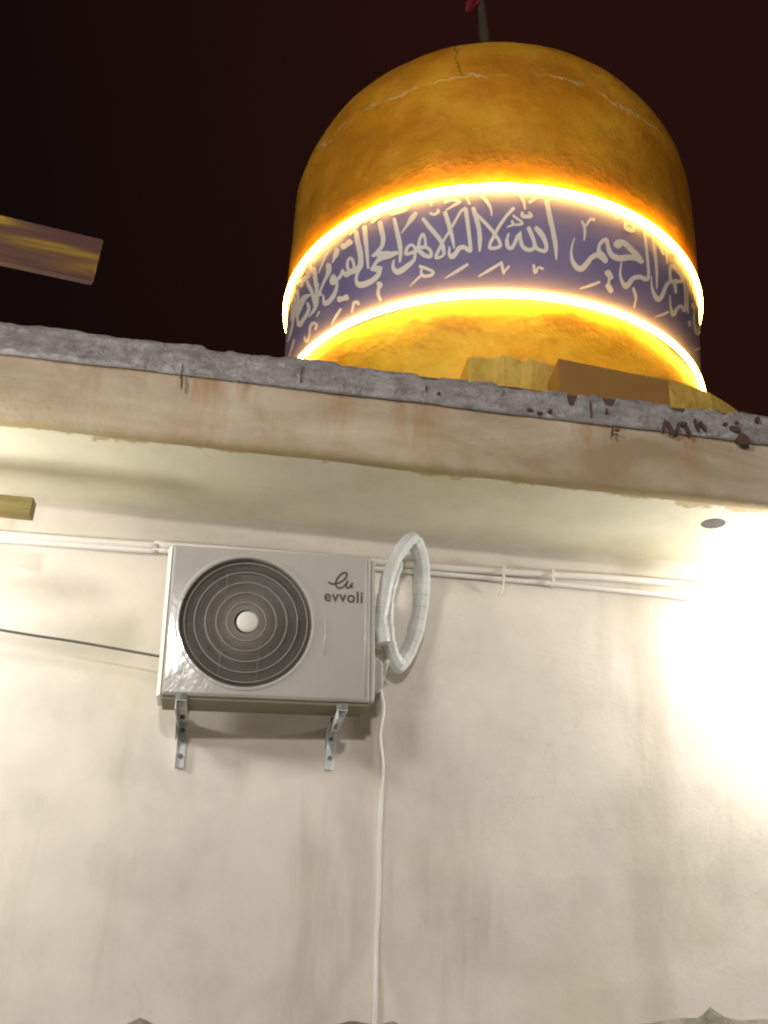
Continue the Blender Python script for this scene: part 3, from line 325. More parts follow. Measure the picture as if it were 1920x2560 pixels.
-3820 5681 -3803 5682 -3826 5675 -3795 5677 -3826 5667 -3791 5669 -3822 5646 -3787 5648 -3818 5625 -3783 5627 -3813 5603 -3780 5605 -3809 5581 -3776 5583 -3805 5558 -3773 5559 -3801 5534 -3769 5535 -3797 5509 -3766 5510 -3794 5486 -3763 5487 -3790 5462 -3759 5463 -3787 5437 -3756 5439 -3784 5416 -3753 5416 -3782 5399 -3751 5399 -3782 5389 -3750 5387 -3782 5385 -3751 5378 -3778 5389 -3758 5366 -3769 5391 -3777 5364 -3772 5393 -3791 5370 -3782 5401 -3804 5378 -3796 5411 -3815 5386 -3811 5419 -3823 5390 -3827 5423 -3829 5390 -3841 5423 -3835 5391 -3855 5421 -3840 5390 -3869 5416 -3845 5388 -3880 5406 -3850 5384 -3889 5396 -3856 5376 -3896 5386 -3864 5366 -3902 5379 -3872 5356 -3910 5373 -3881 5348 -3917 5368 -3889 5340 -3922 5365 -3900 5334 -3919 5365 -3918 5331 -3914 5363 -3935 5338 -3916 5363 -3944 5349 -3921 5367 -3949 5360 -3925 5373 -3951 5372 -3928 5381 -3951 5383 -3929 5392 -3949 5395 -3929 5404 -3946 5407 -3930 5416 -3944 5418 -3931 5419 -3943 5421 -3933 5421 -3940 5423
-3990 5675 -3973 5677 -3994 5668 -3964 5673 -3994 5660 -3959 5665 -3988 5644 -3953 5649 -3982 5628 -3947 5633 -3976 5612 -3941 5617 -3970 5595 -3935 5600 -3964 5578 -3929 5582 -3958 5559 -3923 5564 -3953 5541 -3917 5545 -3947 5524 -3912 5528 -3941 5509 -3908 5513 -3936 5494 -3904 5498 -3931 5480 -3900 5483 -3926 5466 -3898 5468 -3921 5452 -3895 5453 -3916 5437 -3894 5438 -3911 5422 -3893 5423 -3906 5407 -3892 5408 -3904 5404 -3892 5405 -3901 5402 -3894 5403
-4195 5316 -4191 5326 -4192 5310 -4185 5328 -4186 5306 -4178 5326 -4171 5300 -4164 5320 -4157 5295 -4149 5315 -4144 5289 -4135 5309 -4130 5283 -4120 5302 -4115 5276 -4105 5294 -4098 5268 -4088 5286 -4085 5261 -4072 5277 -4080 5258 -4060 5267 -4081 5259 -4055 5253 -4082 5258 -4060 5242 -4087 5256 -4070 5235 -4094 5254 -4081 5231 -4105 5253 -4096 5228 -4120 5252 -4114 5228 -4135 5253 -4133 5229 -4144 5255 -4151 5233 -4147 5257 -4166 5242 -4152 5261 -4175 5253 -4156 5268 -4181 5264 -4159 5274 -4184 5273 -4160 5278 -4184 5283 -4160 5283 -4182 5290 -4158 5289 -4179 5297 -4157 5296 -4177 5302 -4158 5300 -4175 5306 -4161 5304 -4170 5307
-4168 5259 -4160 5251 -4173 5261 -4160 5247 -4179 5259 -4163 5243 -4190 5253 -4175 5237 -4201 5246 -4187 5232 -4212 5239 -4199 5226 -4224 5232 -4211 5220 -4235 5223 -4224 5213 -4247 5215 -4238 5206 -4259 5205 -4252 5199 -4271 5197 -4266 5192 -4272 5195 -4268 5191 -4272 5194 -4270 5192
-3785 5290 -3779 5282 -3790 5291 -3780 5277 -3795 5290 -3784 5274 -3814 5283 -3801 5265 -3832 5275 -3818 5256 -3850 5268 -3835 5247 -3867 5261 -3852 5240 -3882 5254 -3867 5233 -3896 5247 -3882 5228 -3909 5241 -3896 5223 -3922 5234 -3911 5218 -3935 5228 -3925 5214 -3947 5222 -3939 5210 -3959 5215 -3953 5206 -3972 5209 -3967 5202 -3973 5208 -3969 5202 -3974 5206 -3972 5203
-4086 5729 -4093 5728 -4085 5732 -4097 5730 -4085 5735 -4099 5733 -4088 5745 -4104 5743 -4091 5755 -4110 5753 -4094 5765 -4115 5763 -4097 5770 -4115 5768 -4102 5773 -4113 5772
-4110 5677 -4107 5685 -4108 5673 -4102 5686 -4104 5670 -4097 5684 -4096 5665 -4088 5681 -4088 5660 -4080 5677 -4078 5656 -4074 5675 -4065 5653 -4070 5675 -4052 5655 -4064 5676 -4040 5659 -4056 5680 -4030 5664 -4049 5684 -4022 5670 -4045 5687 -4019 5679 -4044 5685 -4022 5687 -4043 5685 -4025 5692 -4044 5688 -4028 5695 -4044 5693 -4030 5699 -4045 5697 -4034 5701 -4042 5700
-3971 5676 -3974 5682 -3967 5675 -3974 5684 -3964 5675 -3971 5686 -3949 5680 -3957 5693 -3933 5685 -3943 5700 -3918 5690 -3929 5707 -3903 5696 -3915 5714 -3887 5701 -3899 5721 -3868 5708 -3881 5728 -3852 5715 -3869 5734 -3843 5733 -3869 5729 -3860 5747 -3869 5726 -3881 5753 -3885 5731 -3904 5758 -3906 5736 -3924 5760 -3923 5739 -3941 5760 -3935 5739 -3956 5757 -3947 5737 -3969 5753 -3960 5734 -3982 5750 -3973 5731 -3986 5748 -3979 5731 -3988 5744 -3984 5734
-3822 5784 -3811 5788 -3824 5780 -3805 5785 -3823 5774 -3801 5781 -3810 5750 -3790 5756 -3797 5726 -3779 5731 -3784 5702 -3768 5707 -3781 5699 -3768 5703 -3777 5697 -3769 5700
-3758 5678 -3741 5681 -3762 5671 -3732 5677 -3762 5663 -3728 5670 -3755 5642 -3720 5649 -3748 5620 -3712 5628 -3741 5600 -3705 5607 -3735 5580 -3698 5587 -3729 5561 -3692 5568 -3724 5544 -3687 5550 -3719 5527 -3683 5532 -3715 5510 -3679 5513 -3713 5493 -3676 5495 -3711 5476 -3674 5476 -3710 5459 -3673 5458 -3709 5442 -3673 5441 -3708 5425 -3675 5423 -3706 5407 -3677 5405 -3704 5390 -3681 5388 -3703 5372 -3684 5371 -3702 5368 -3685 5367 -3698 5365 -3689 5364
-3735 5635 -3726 5643 -3735 5629 -3719 5643 -3732 5624 -3713 5639 -3713 5607 -3695 5623 -3695 5590 -3676 5606 -3677 5573 -3658 5590 -3661 5558 -3641 5575 -3647 5545 -3627 5561 -3635 5533 -3614 5549 -3623 5521 -3602 5537 -3613 5511 -3591 5526 -3604 5501 -3582 5516 -3596 5492 -3574 5506 -3589 5483 -3566 5497 -3581 5473 -3558 5487 -3572 5463 -3549 5477 -3563 5452 -3540 5466 -3555 5442 -3531 5455 -3550 5433 -3524 5444 -3545 5425 -3519 5433 -3543 5417 -3515 5423 -3542 5412 -3514 5413 -3542 5410 -3516 5401 -3543 5410 -3524 5392 -3546 5408 -3534 5386 -3553 5406 -3544 5383 -3562 5404 -3555 5380 -3573 5402 -3569 5378 -3587 5400 -3585 5376 -3599 5400 -3601 5376 -3603 5400 -3617 5380 -3601 5399 -3627 5392 -3601 5401 -3628 5403 -3600 5408 -3626 5414 -3597 5416 -3622 5424 -3593 5425 -3618 5435 -3587 5434 -3611 5446 -3580 5445 -3605 5457 -3573 5456 -3598 5467 -3567 5467 -3592 5478 -3561 5479 -3586 5489 -3555 5490 -3579 5501 -3547 5503 -3570 5514 -3538 5517 -3561 5528 -3528 5532 -3550 5544 -3517 5548 -3539 5560 -3505 5563 -3526 5576 -3492 5579 -3513 5593 -3478 5596 -3499 5610 -3464 5612 -3484 5626 -3451 5625 -3471 5640 -3441 5635 -3460 5651 -3432 5643 -3451 5660 -3423 5651 -3442 5668 -3413 5659 -3433 5676 -3410 5664 -3427 5679 -3410 5671 -3419 5679
-3690 5758 -3680 5766 -3690 5752 -3673 5766 -3686 5747 -3667 5762 -3677 5738 -3658 5754 -3669 5730 -3649 5746 -3660 5721 -3639 5737 -3652 5712 -3630 5727 -3644 5702 -3621 5715 -3635 5690 -3612 5702 -3627 5678 -3603 5688 -3620 5667 -3597 5674 -3615 5656 -3593 5660 -3611 5643 -3592 5645 -3607 5630 -3592 5632 -3604 5617 -3591 5618 -3602 5614 -3591 5615 -3600 5612 -3593 5613
-3531 5288 -3526 5280 -3537 5289 -3527 5275 -3542 5287 -3531 5271 -3561 5278 -3549 5261 -3580 5269 -3567 5251 -3599 5260 -3585 5241 -3618 5251 -3605 5232 -3639 5240 -3626 5222 -3659 5228 -3649 5213 -3680 5217 -3672 5204 -3701 5205 -3694 5196 -3703 5203 -3697 5195 -3704 5200 -3701 5196
-3529 5296 -3517 5299 -3532 5292 -3511 5296 -3532 5286 -3509 5291 -3526 5263 -3502 5268 -3520 5239 -3496 5244 -3513 5216 -3490 5221 -3510 5211 -3490 5216 -3505 5209 -3493 5211
-3460 5271 -3451 5266 -3465 5271 -3451 5261 -3469 5268 -3453 5257 -3479 5256 -3464 5246 -3490 5244 -3476 5235 -3500 5232 -3487 5224 -3501 5229 -3490 5221 -3501 5225 -3495 5221
-3267 5291 -3256 5293 -3270 5287 -3252 5291 -3271 5282 -3250 5286 -3269 5268 -3247 5272 -3268 5252 -3244 5257 -3266 5238 -3241 5245 -3253 5224 -3246 5246 -3233 5235 -3254 5245 -3227 5249 -3247 5255 -3221 5262 -3238 5269 -3217 5268 -3227 5280 -3215 5268 -3213 5283 -3210 5266 -3201 5282 -3202 5262 -3192 5279 -3194 5259 -3183 5277 -3188 5258 -3179 5275 -3182 5261 -3177 5270
-3463 5496 -3457 5495 -3466 5495 -3455 5492 -3468 5492 -3455 5489 -3473 5481 -3457 5477 -3479 5469 -3459 5465 -3485 5457 -3461 5453 -3489 5445 -3461 5443 -3491 5432 -3460 5433 -3491 5419 -3459 5423 -3489 5407 -3457 5414 -3484 5395 -3454 5409 -3476 5385 -3452 5406 -3464 5378 -3448 5403 -3450 5375 -3445 5401 -3433 5378 -3446 5400 -3421 5387 -3444 5403 -3412 5399 -3439 5410 -3405 5411 -3432 5421 -3399 5422 -3426 5432 -3392 5433 -3421 5443 -3387 5444 -3416 5453 -3381 5455 -3411 5465 -3376 5464 -3405 5476 -3372 5473 -3397 5485 -3368 5482 -3388 5493 -3363 5491 -3380 5501 -3358 5500 -3371 5508 -3356 5504 -3368 5510 -3357 5507 -3364 5511
-3370 5505 -3362 5505 -3373 5503 -3359 5503 -3374 5499 -3358 5499 -3376 5486 -3357 5486 -3379 5473 -3356 5473 -3381 5459 -3355 5461 -3380 5445 -3352 5450 -3378 5432 -3349 5439 -3374 5418 -3345 5428 -3368 5405 -3341 5418 -3359 5394 -3335 5411 -3348 5384 -3328 5407 -3335 5377 -3319 5403 -3321 5372 -3309 5400 -3306 5369 -3301 5399 -3292 5370 -3294 5399 -3278 5374 -3287 5400 -3265 5380 -3281 5402 -3254 5388 -3276 5405 -3246 5398 -3273 5408 -3241 5410 -3270 5414 -3239 5422 -3269 5421 -3239 5435 -3269 5429 -3242 5450 -3272 5440 -3247 5465 -3278 5453 -3254 5479 -3285 5467 -3260 5493 -3292 5480 -3266 5506 -3298 5492 -3272 5518 -3304 5504 -3279 5529 -3310 5515 -3285 5541 -3316 5527 -3290 5546 -3317 5534 -3298 5548 -3314 5541
-3270 5452 -3257 5457 -3273 5447 -3251 5455 -3272 5441 -3247 5451 -3267 5429 -3241 5439 -3263 5416 -3235 5427 -3257 5404 -3230 5416 -3251 5393 -3225 5410 -3242 5385 -3221 5407 -3232 5381 -3218 5405 -3223 5379 -3213 5404 -3216 5377 -3205 5403 -3206 5375 -3195 5401 -3194 5372 -3185 5399 -3180 5370 -3179 5399 -3163 5375 -3179 5399 -3151 5386 -3179 5399 -3144 5398 -3176 5404 -3140 5412 -3174 5411 -3140 5427 -3174 5420 -3143 5442 -3177 5431 -3149 5460 -3184 5445 -3156 5476 -3193 5459 -3163 5491 -3201 5471 -3170 5503 -3208 5480 -3178 5514 -3215 5487 -3186 5522 -3223 5494 -3194 5530 -3230 5501 -3202 5537 -3236 5508 -3210 5542 -3242 5514 -3218 5546 -3247 5520 -3226 5551 -3253 5527 -3234 5555 -3258 5534 -3244 5554 -3257 5542
-3164 5750 -3145 5756 -3170 5743 -3137 5752 -3171 5734 -3132 5745 -3166 5709 -3127 5719 -3161 5683 -3121 5695 -3156 5658 -3115 5670 -3151 5632 -3109 5645 -3144 5607 -3102 5620 -3137 5582 -3096 5595 -3129 5557 -3089 5569 -3122 5532 -3083 5544 -3116 5506 -3076 5517 -3110 5479 -3070 5490 -3104 5453 -3065 5463 -3099 5428 -3062 5437 -3095 5406 -3062 5412 -3091 5384 -3064 5388 -3087 5362 -3067 5365 -3083 5339 -3069 5342 -3082 5337 -3070 5339 -3079 5335 -3073 5336
-3357 5650 -3347 5650 -3361 5646 -3343 5647 -3363 5642 -3341 5642 -3365 5636 -3340 5636 -3367 5628 -3339 5629 -3367 5618 -3338 5627 -3359 5606 -3340 5630 -3346 5602 -3337 5630 -3332 5601 -3329 5630 -3319 5601 -3318 5630 -3308 5602 -3308 5630 -3299 5603 -3300 5631 -3289 5605 -3293 5631 -3278 5609 -3291 5631 -3267 5620 -3294 5626 -3268 5633 -3294 5623 -3274 5640 -3296 5627 -3280 5646 -3300 5634 -3285 5651 -3304 5640 -3289 5654 -3305 5645 -3294 5655 -3304 5650
-3434 5615 -3427 5623 -3433 5611 -3422 5624 -3430 5607 -3417 5622 -3408 5594 -3395 5609 -3384 5580 -3371 5596 -3365 5569 -3351 5583 -3360 5565 -3339 5567 -3362 5568 -3354 5551 -3379 5564 -3377 5546 -3401 5562 -3401 5544 -3416 5562 -3420 5544 -3418 5563 -3433 5550 -3419 5566 -3439 5559 -3421 5573 -3441 5567 -3424 5580 -3444 5573 -3427 5584 -3445 5578 -3432 5585 -3442 5582
-3428 5555 -3424 5547 -3432 5557 -3426 5542 -3438 5556 -3430 5540 -3452 5550 -3446 5536 -3465 5543 -3461 5533 -3479 5536 -3476 5529 -3481 5535 -3478 5529 -3482 5533 -3480 5530
-3391 5780 -3380 5787 -3393 5774 -3373 5786 -3391 5769 -3368 5782 -3380 5755 -3358 5768 -3369 5741 -3348 5754 -3360 5727 -3338 5739 -3352 5715 -3330 5724 -3347 5703 -3326 5709 -3344 5691 -3324 5695 -3341 5679 -3323 5682 -3338 5666 -3322 5669 -3336 5663 -3323 5665 -3333 5661 -3325 5662
-3297 5708 -3304 5716 -3290 5707 -3303 5722 -3284 5710 -3298 5727 -3260 5726 -3274 5743 -3236 5743 -3250 5760 -3212 5760 -3226 5776 -3207 5765 -3220 5779 -3206 5770 -3213 5779
-2919 5518 -2914 5517 -2921 5516 -2912 5516 -2923 5514 -2913 5513 -2929 5499 -2918 5498 -2936 5485 -2924 5483 -2943 5469 -2929 5469 -2948 5454 -2932 5454 -2952 5438 -2934 5439 -2955 5422 -2936 5424 -2958 5406 -2936 5410 -2958 5391 -2934 5396 -2958 5377 -2931 5384 -2956 5363 -2927 5373 -2952 5349 -2921 5363 -2947 5337 -2915 5355 -2940 5325 -2906 5347 -2931 5314 -2897 5340 -2920 5304 -2887 5335 -2909 5296 -2879 5332 -2895 5292 -2873 5332 -2880 5290 -2871 5332 -2862 5293 -2870 5333 -2844 5301 -2868 5333 -2828 5312 -2862 5337 -2815 5326 -2852 5345 -2803 5339 -2840 5356 -2792 5352 -2829 5367 -2782 5364 -2820 5378 -2773 5377 -2810 5389 -2765 5388 -2799 5402 -2756 5396 -2786 5416 -2745 5404 -2770 5428 -2731 5412 -2754 5440 -2720 5418 -2735 5451 -2712 5420 -2714 5459 -2709 5421 -2692 5462 -2702 5419 -2674 5461 -2693 5417 -2661 5457 -2684 5414 -2649 5453 -2677 5412 -2639 5448 -2670 5408 -2630 5442 -2662 5404 -2623 5437 -2653 5400 -2616 5432 -2643 5397 -2611 5425 -2631 5400 -2612 5416
-2693 5441 -2712 5437 -2686 5447 -2718 5441 -2683 5455 -2720 5448 -2682 5468 -2718 5461 -2682 5482 -2717 5475 -2681 5494 -2714 5490 -2679 5505 -2710 5504 -2674 5514 -2704 5518 -2667 5524 -2696 5531 -2659 5532 -2687 5543 -2651 5540 -2677 5553 -2643 5546 -2666 5564 -2635 5552 -2653 5574 -2631 5554 -2636 5582 -2637 5554 -2613 5585 -2639 5554 -2601 5575 -2636 5548 -2597 5564 -2633 5537 -2595 5552 -2630 5526 -2592 5542 -2628 5515 -2587 5532 -2626 5502 -2583 5521 -2622 5489 -2577 5511 -2616 5477 -2571 5504 -2608 5466 -2563 5499 -2597 5457 -2554 5494 -2584 5450 -2545 5491 -2568 5445 -2535 5490 -2550 5443 -2526 5489 -2531 5444 -2515 5491 -2511 5446 -2502 5493 -2490 5451 -2488 5496 -2466 5459 -2472 5501 -2443 5468 -2452 5509 -2422 5477 -2428 5518 -2403 5484 -2404 5527 -2384 5491 -2380 5533 -2365 5496 -2357 5539 -2347 5501 -2333 5543 -2332 5505 -2310 5545 -2316 5506 -2288 5545 -2300 5506 -2269 5542 -2282 5505 -2252 5538 -2262 5505 -2236 5535 -2252 5506 -2229 5532 -2241 5511 -2227 5526
-2707 5467 -2693 5480 -2708 5460 -2683 5482 -2704 5454 -2675 5479 -2696 5448 -2665 5475 -2687 5442 -2655 5470 -2680 5436 -2645 5465 -2673 5431 -2636 5459 -2667 5426 -2629 5452 -2662 5421 -2623 5445 -2656 5415 -2618 5439 -2650 5409 -2613 5433 -2643 5405 -2611 5426 -2633 5406 -2614 5417
-2516 5532 -2553 5540 -2493 5542 -2557 5555 -2474 5558 -2549 5573 -2471 5565 -2544 5576 -2472 5569 -2536 5582 -2480 5564 -2519 5596 -2488 5562 -2496 5606 -2483 5565 -2478 5611 -2472 5568 -2459 5614 -2461 5570 -2438 5616 -2450 5571 -2416 5615 -2438 5568 -2397 5610 -2423 5563 -2378 5603 -2406 5556 -2361 5596 -2389 5549 -2345 5590 -2373 5544 -2330 5585 -2358 5538 -2313 5581 -2344 5533 -2296 5577 -2330 5528 -2280 5572 -2316 5523 -2266 5564 -2300 5519 -2253 5556 -2284 5514 -2242 5548 -2268 5509 -2230 5540 -2259 5508 -2225 5535 -2246 5511 -2227 5527
-2646 5339 -2620 5358 -2650 5328 -2605 5360 -2645 5318 -2593 5355 -2634 5311 -2584 5346 -2623 5304 -2576 5337 -2612 5296 -2567 5328 -2602 5293 -2563 5320 -2588 5294 -2566 5310
-2610 5302 -2597 5305 -2616 5298 -2593 5302 -2618 5293 -2592 5298 -2620 5283 -2593 5288 -2622 5273 -2593 5278 -2623 5262 -2594 5268 -2622 5258 -2597 5262 -2617 5255 -2603 5258
-2638 5255 -2614 5270 -2643 5245 -2601 5271 -2639 5236 -2591 5266 -2630 5227 -2582 5257 -2621 5218 -2574 5248 -2612 5210 -2566 5238 -2603 5205 -2562 5230 -2590 5206 -2567 5220
-2692 5264 -2687 5256 -2698 5264 -2690 5251 -2704 5262 -2696 5247 -2726 5252 -2717 5236 -2748 5242 -2738 5225 -2769 5233 -2760 5215 -2790 5223 -2782 5205 -2811 5212 -2804 5196 -2833 5201 -2827 5188 -2855 5191 -2850 5180 -2876 5180 -2873 5173 -2878 5179 -2876 5172 -2879 5176 -2878 5173
-2858 5647 -2849 5652 -2860 5642 -2844 5652 -2859 5639 -2841 5649 -2854 5629 -2834 5642 -2849 5621 -2827 5634 -2845 5612 -2820 5625 -2842 5604 -2815 5614 -2840 5594 -2813 5602 -2839 5583 -2813 5589 -2838 5571 -2814 5576 -2838 5560 -2815 5564 -2838 5549 -2817 5552 -2839 5538 -2820 5540 -2840 5527 -2823 5529 -2841 5516 -2825 5518 -2840 5513 -2827 5515 -2838 5511 -2830 5512
-2812 5617 -2822 5619 -2806 5619 -2823 5624 -2802 5623 -2821 5628 -2793 5636 -2813 5641 -2784 5649 -2804 5654 -2776 5660 -2795 5667 -2769 5667 -2785 5679 -2766 5668 -2771 5687 -2762 5668 -2758 5691 -2754 5667 -2748 5692 -2745 5668 -2740 5694 -2737 5671 -2732 5693 -2730 5676 -2728 5689
-2427 5758 -2414 5762 -2433 5754 -2410 5760 -2435 5749 -2409 5756 -2438 5738 -2408 5745 -2442 5725 -2408 5735 -2444 5711 -2407 5728 -2435 5699 -2404 5727 -2415 5694 -2393 5726 -2390 5694 -2373 5727 -2362 5698 -2355 5730 -2330 5711 -2352 5730 -2312 5735 -2356 5727 -2311 5751 -2354 5737 -2314 5766 -2352 5752 -2315 5779 -2350 5767 -2317 5784 -2348 5774 -2323 5786 -2341 5780
-2532 5741 -2535 5746 -2528 5740 -2532 5750 -2523 5742 -2528 5753 -2501 5752 -2507 5764 -2479 5763 -2485 5776 -2457 5774 -2463 5787 -2452 5778 -2458 5789 -2449 5782 -2452 5789
-2480 5453 -2472 5454 -2483 5450 -2470 5453 -2484 5448 -2469 5450 -2490 5429 -2473 5432 -2495 5409 -2476 5413 -2500 5390 -2479 5395 -2504 5373 -2480 5379 -2505 5358 -2479 5366 -2505 5344 -2478 5354 -2503 5332 -2474 5344 -2500 5319 -2468 5335 -2493 5306 -2458 5326 -2485 5292 -2445 5318 -2475 5280 -2432 5313 -2461 5272 -2425 5311 -2437 5272 -2433 5311 -2412 5284 -2443 5307 -2400 5295 -2439 5310 -2389 5306 -2430 5317 -2376 5322 -2420 5328 -2363 5339 -2407 5344 -2351 5354 -2390 5363 -2340 5364 -2368 5382 -2327 5371 -2342 5398 -2309 5379 -2315 5409 -2290 5386 -2289 5419 -2274 5391 -2263 5427 -2260 5393 -2237 5430 -2244 5392 -2215 5430 -2223 5393 -2201 5430 -2196 5400 -2200 5429 -2170 5416 -2204 5427 -2157 5432 -2200 5429 -2152 5446 -2194 5437 -2149 5461 -2190 5449 -2148 5478 -2187 5464 -2149 5496 -2188 5481 -2152 5517 -2190 5501 -2155 5541 -2193 5525 -2158 5569 -2196 5554 -2163 5602 -2200 5587 -2168 5636 -2205 5621 -2173 5669 -2209 5653 -2178 5698 -2213 5683 -2183 5727 -2217 5712 -2188 5755 -2221 5741 -2193 5783 -2225 5770 -2196 5787 -2223 5775 -2202 5787 -2218 5781
-2115 5770 -2096 5778 -2121 5763 -2088 5778 -2122 5757 -2085 5775 -2117 5731 -2078 5749 -2112 5706 -2072 5725 -2107 5680 -2065 5699 -2102 5653 -2060 5672 -2097 5625 -2054 5644 -2092 5596 -2049 5615 -2088 5566 -2045 5585 -2084 5535 -2043 5552 -2082 5502 -2044 5516 -2080 5466 -2047 5479 -2079 5430 -2051 5441 -2078 5395 -2055 5403 -2076 5393 -2057 5400 -2072 5392 -2061 5396
-2369 5303 -2352 5311 -2373 5297 -2345 5311 -2373 5291 -2340 5308 -2366 5278 -2332 5294 -2358 5264 -2324 5281 -2352 5251 -2316 5266 -2348 5238 -2314 5249 -2349 5223 -2318 5229 -2352 5205 -2328 5209 -2357 5187 -2338 5189 -2361 5168 -2348 5170 -2361 5166 -2350 5168 -2359 5165 -2353 5166
-2136 5462 -2127 5465 -2139 5459 -2124 5464 -2140 5456 -2123 5462 -2142 5439 -2122 5446 -2143 5422 -2121 5430 -2144 5406 -2120 5415 -2144 5390 -2117 5402 -2142 5376 -2111 5390 -2139 5363 -2103 5380 -2134 5350 -2094 5371 -2127 5338 -2083 5364 -2119 5327 -2069 5357 -2108 5315 -2053 5351 -2093 5306 -2039 5349 -2066 5304 -2037 5349 -2026 5318 -2048 5345 -1999 5337 -2045 5347 -1980 5356 -2033 5356 -1963 5376 -2018 5370 -1946 5400 -2003 5390 -1930 5428 -1987 5415 -1914 5454 -1969 5443 -1898 5475 -1949 5469 -1882 5491 -1926 5492 -1865 5506 -1902 5512 -1848 5517 -1877 5529 -1834 5526 -1853 5544 -1824 5530 -1828 5557 -1821 5531 -1797 5569 -1822 5530 -1767 5575 -1818 5529 -1747 5571 -1810 5522 -1739 5557 -1802 5508 -1738 5538 -1795 5492 -1739 5517 -1786 5476 -1739 5498 -1783 5473 -1742 5492 -1773 5474 -1750 5485
-1840 5542 -1866 5530 -1830 5550 -1876 5530 -1827 5557 -1880 5534 -1829 5571 -1880 5548 -1832 5584 -1881 5562 -1833 5597 -1881 5577 -1832 5610 -1879 5591 -1828 5625 -1877 5607 -1822 5641 -1874 5623 -1815 5653 -1866 5641 -1818 5651 -1840 5665 -1823 5647 -1799 5682 -1808 5649 -1768 5688 -1785 5650 -1738 5692 -1762 5651 -1710 5694 -1737 5651 -1680 5695 -1710 5650 -1647 5696 -1686 5648 -1616 5694 -1673 5644 -1594 5689 -1669 5637 -1587 5676 -1671 5628 -1593 5657 -1678 5618 -1610 5636 -1680 5615 -1641 5610 -1683 5615 -1684 5587 -1703 5608 -1721 5572 -1732 5599 -1752 5562 -1760 5589 -1778 5552 -1780 5581 -1795 5548 -1796 5569 -1805 5551
-1879 5419 -1868 5424 -1883 5416 -1864 5424 -1884 5413 -1862 5422 -1885 5394 -1860 5404 -1886 5375 -1859 5386 -1886 5356 -1856 5368 -1884 5338 -1850 5354 -1881 5319 -1838 5339 -1876 5300 -1823 5326 -1867 5284 -1808 5318 -1838 5279 -1812 5317 -1781 5311 -1840 5305 -1762 5334 -1827 5320 -1747 5355 -1808 5343 -1733 5372 -1786 5365 -1717 5384 -1764 5383 -1700 5397 -1740 5401 -1688 5404 -1709 5421 -1693 5403 -1661 5441 -1685 5403 -1623 5445 -1663 5399 -1595 5442 -1636 5396 -1577 5440 -1559 5429 -1619 5419 -1541 5455 -1615 5426 -1541 5478 -1607 5449 -1544 5503 -1601 5478 -1547 5529 -1597 5507 -1549 5558 -1597 5536 -1552 5590 -1601 5567 -1556 5623 -1605 5599 -1559 5654 -1608 5630 -1561 5683 -1610 5660 -1562 5711 -1610 5688 -1564 5738 -1611 5716 -1565 5766 -1611 5744 -1569 5768 -1608 5749 -1577 5767 -1600 5756
-1517 5757 -1493 5769 -1526 5751 -1484 5771 -1529 5746 -1481 5769 -1536 5638 -1487 5660 -1542 5531 -1493 5553 -1548 5426 -1498 5448 -1545 5424 -1502 5443 -1536 5425 -1511 5436
-1405 5764 -1372 5780 -1416 5756 -1360 5784 -1420 5750 -1355 5783 -1418 5714 -1352 5746 -1416 5678 -1350 5710 -1413 5642 -1348 5674 -1409 5640 -1352 5668 -1397 5643 -1365 5659
-2009 5734 -1986 5748 -2015 5726 -1974 5750 -2014 5720 -1967 5748 -2001 5707 -1955 5734 -1988 5693 -1942 5720 -1975 5680 -1930 5707 -1968 5678 -1929 5701 -1957 5680 -1935 5693
-1915 5734 -1902 5740 -1920 5730 -1897 5740 -1921 5726 -1895 5738 -1919 5697 -1894 5708 -1917 5667 -1892 5678 -1915 5637 -1891 5647 -1913 5635 -1892 5644 -1909 5635 -1897 5640
-1809 5761 -1790 5779 -1808 5755 -1775 5787 -1798 5754 -1760 5792 -1781 5758 -1744 5793 -1762 5761 -1728 5794 -1744 5765 -1712 5795 -1732 5768 -1704 5795 -1719 5775 -1703 5791
-1903 5295 -1896 5290 -1912 5293 -1899 5284 -1922 5289 -1907 5279 -1946 5275 -1931 5265 -1970 5262 -1954 5251 -1993 5249 -1978 5237 -2015 5237 -2003 5224 -2038 5224 -2028 5211 -2061 5211 -2054 5200 -2084 5199 -2079 5190 -2107 5186 -2103 5180 -2110 5184 -2107 5179 -2112 5182 -2110 5179
-1517 5382 -1477 5401 -1530 5372 -1460 5405 -1534 5365 -1453 5402 -1532 5358 -1451 5395 -1530 5350 -1448 5387 -1528 5343 -1446 5380 -1522 5340 -1450 5372 -1506 5343 -1465 5362
-1384 5578 -1336 5601 -1400 5567 -1316 5607 -1405 5559 -1309 5605 -1403 5552 -1307 5598 -1402 5544 -1306 5591 -1401 5537 -1305 5583 -1395 5535 -1311 5575 -1378 5540 -1329 5563
-1310 5591 -1276 5607 -1323 5583 -1264 5610 -1329 5577 -1261 5608 -1345 5542 -1272 5575 -1362 5507 -1285 5541 -1375 5474 -1294 5511 -1383 5447 -1295 5488 -1385 5427 -1286 5473 -1382 5412 -1271 5465 -1374 5400 -1249 5462 -1362 5392 -1224 5461 -1344 5385 -1192 5463 -1318 5381 -1151 5469 -1282 5384 -1114 5478 -1170 5426 -1179 5451 -995 5519 -1224 5426 -890 5583 -1196 5445 -892 5600 -1159 5477 -892 5625 -1124 5515 -890 5660 -1099 5559 -893 5701 -1085 5607 -891 5748 -1075 5656 -889 5793 -1061 5707 -891 5796 -1049 5716 -887 5800 -1011 5737
-1034 5401 -969 5425 -1082 5381 -997 5408 -1121 5362 -1047 5383 -1224 5309 -1182 5316 -1301 5268 -1271 5270 -1366 5233 -1342 5234 -1376 5227 -1356 5227 -1380 5223 -1369 5223
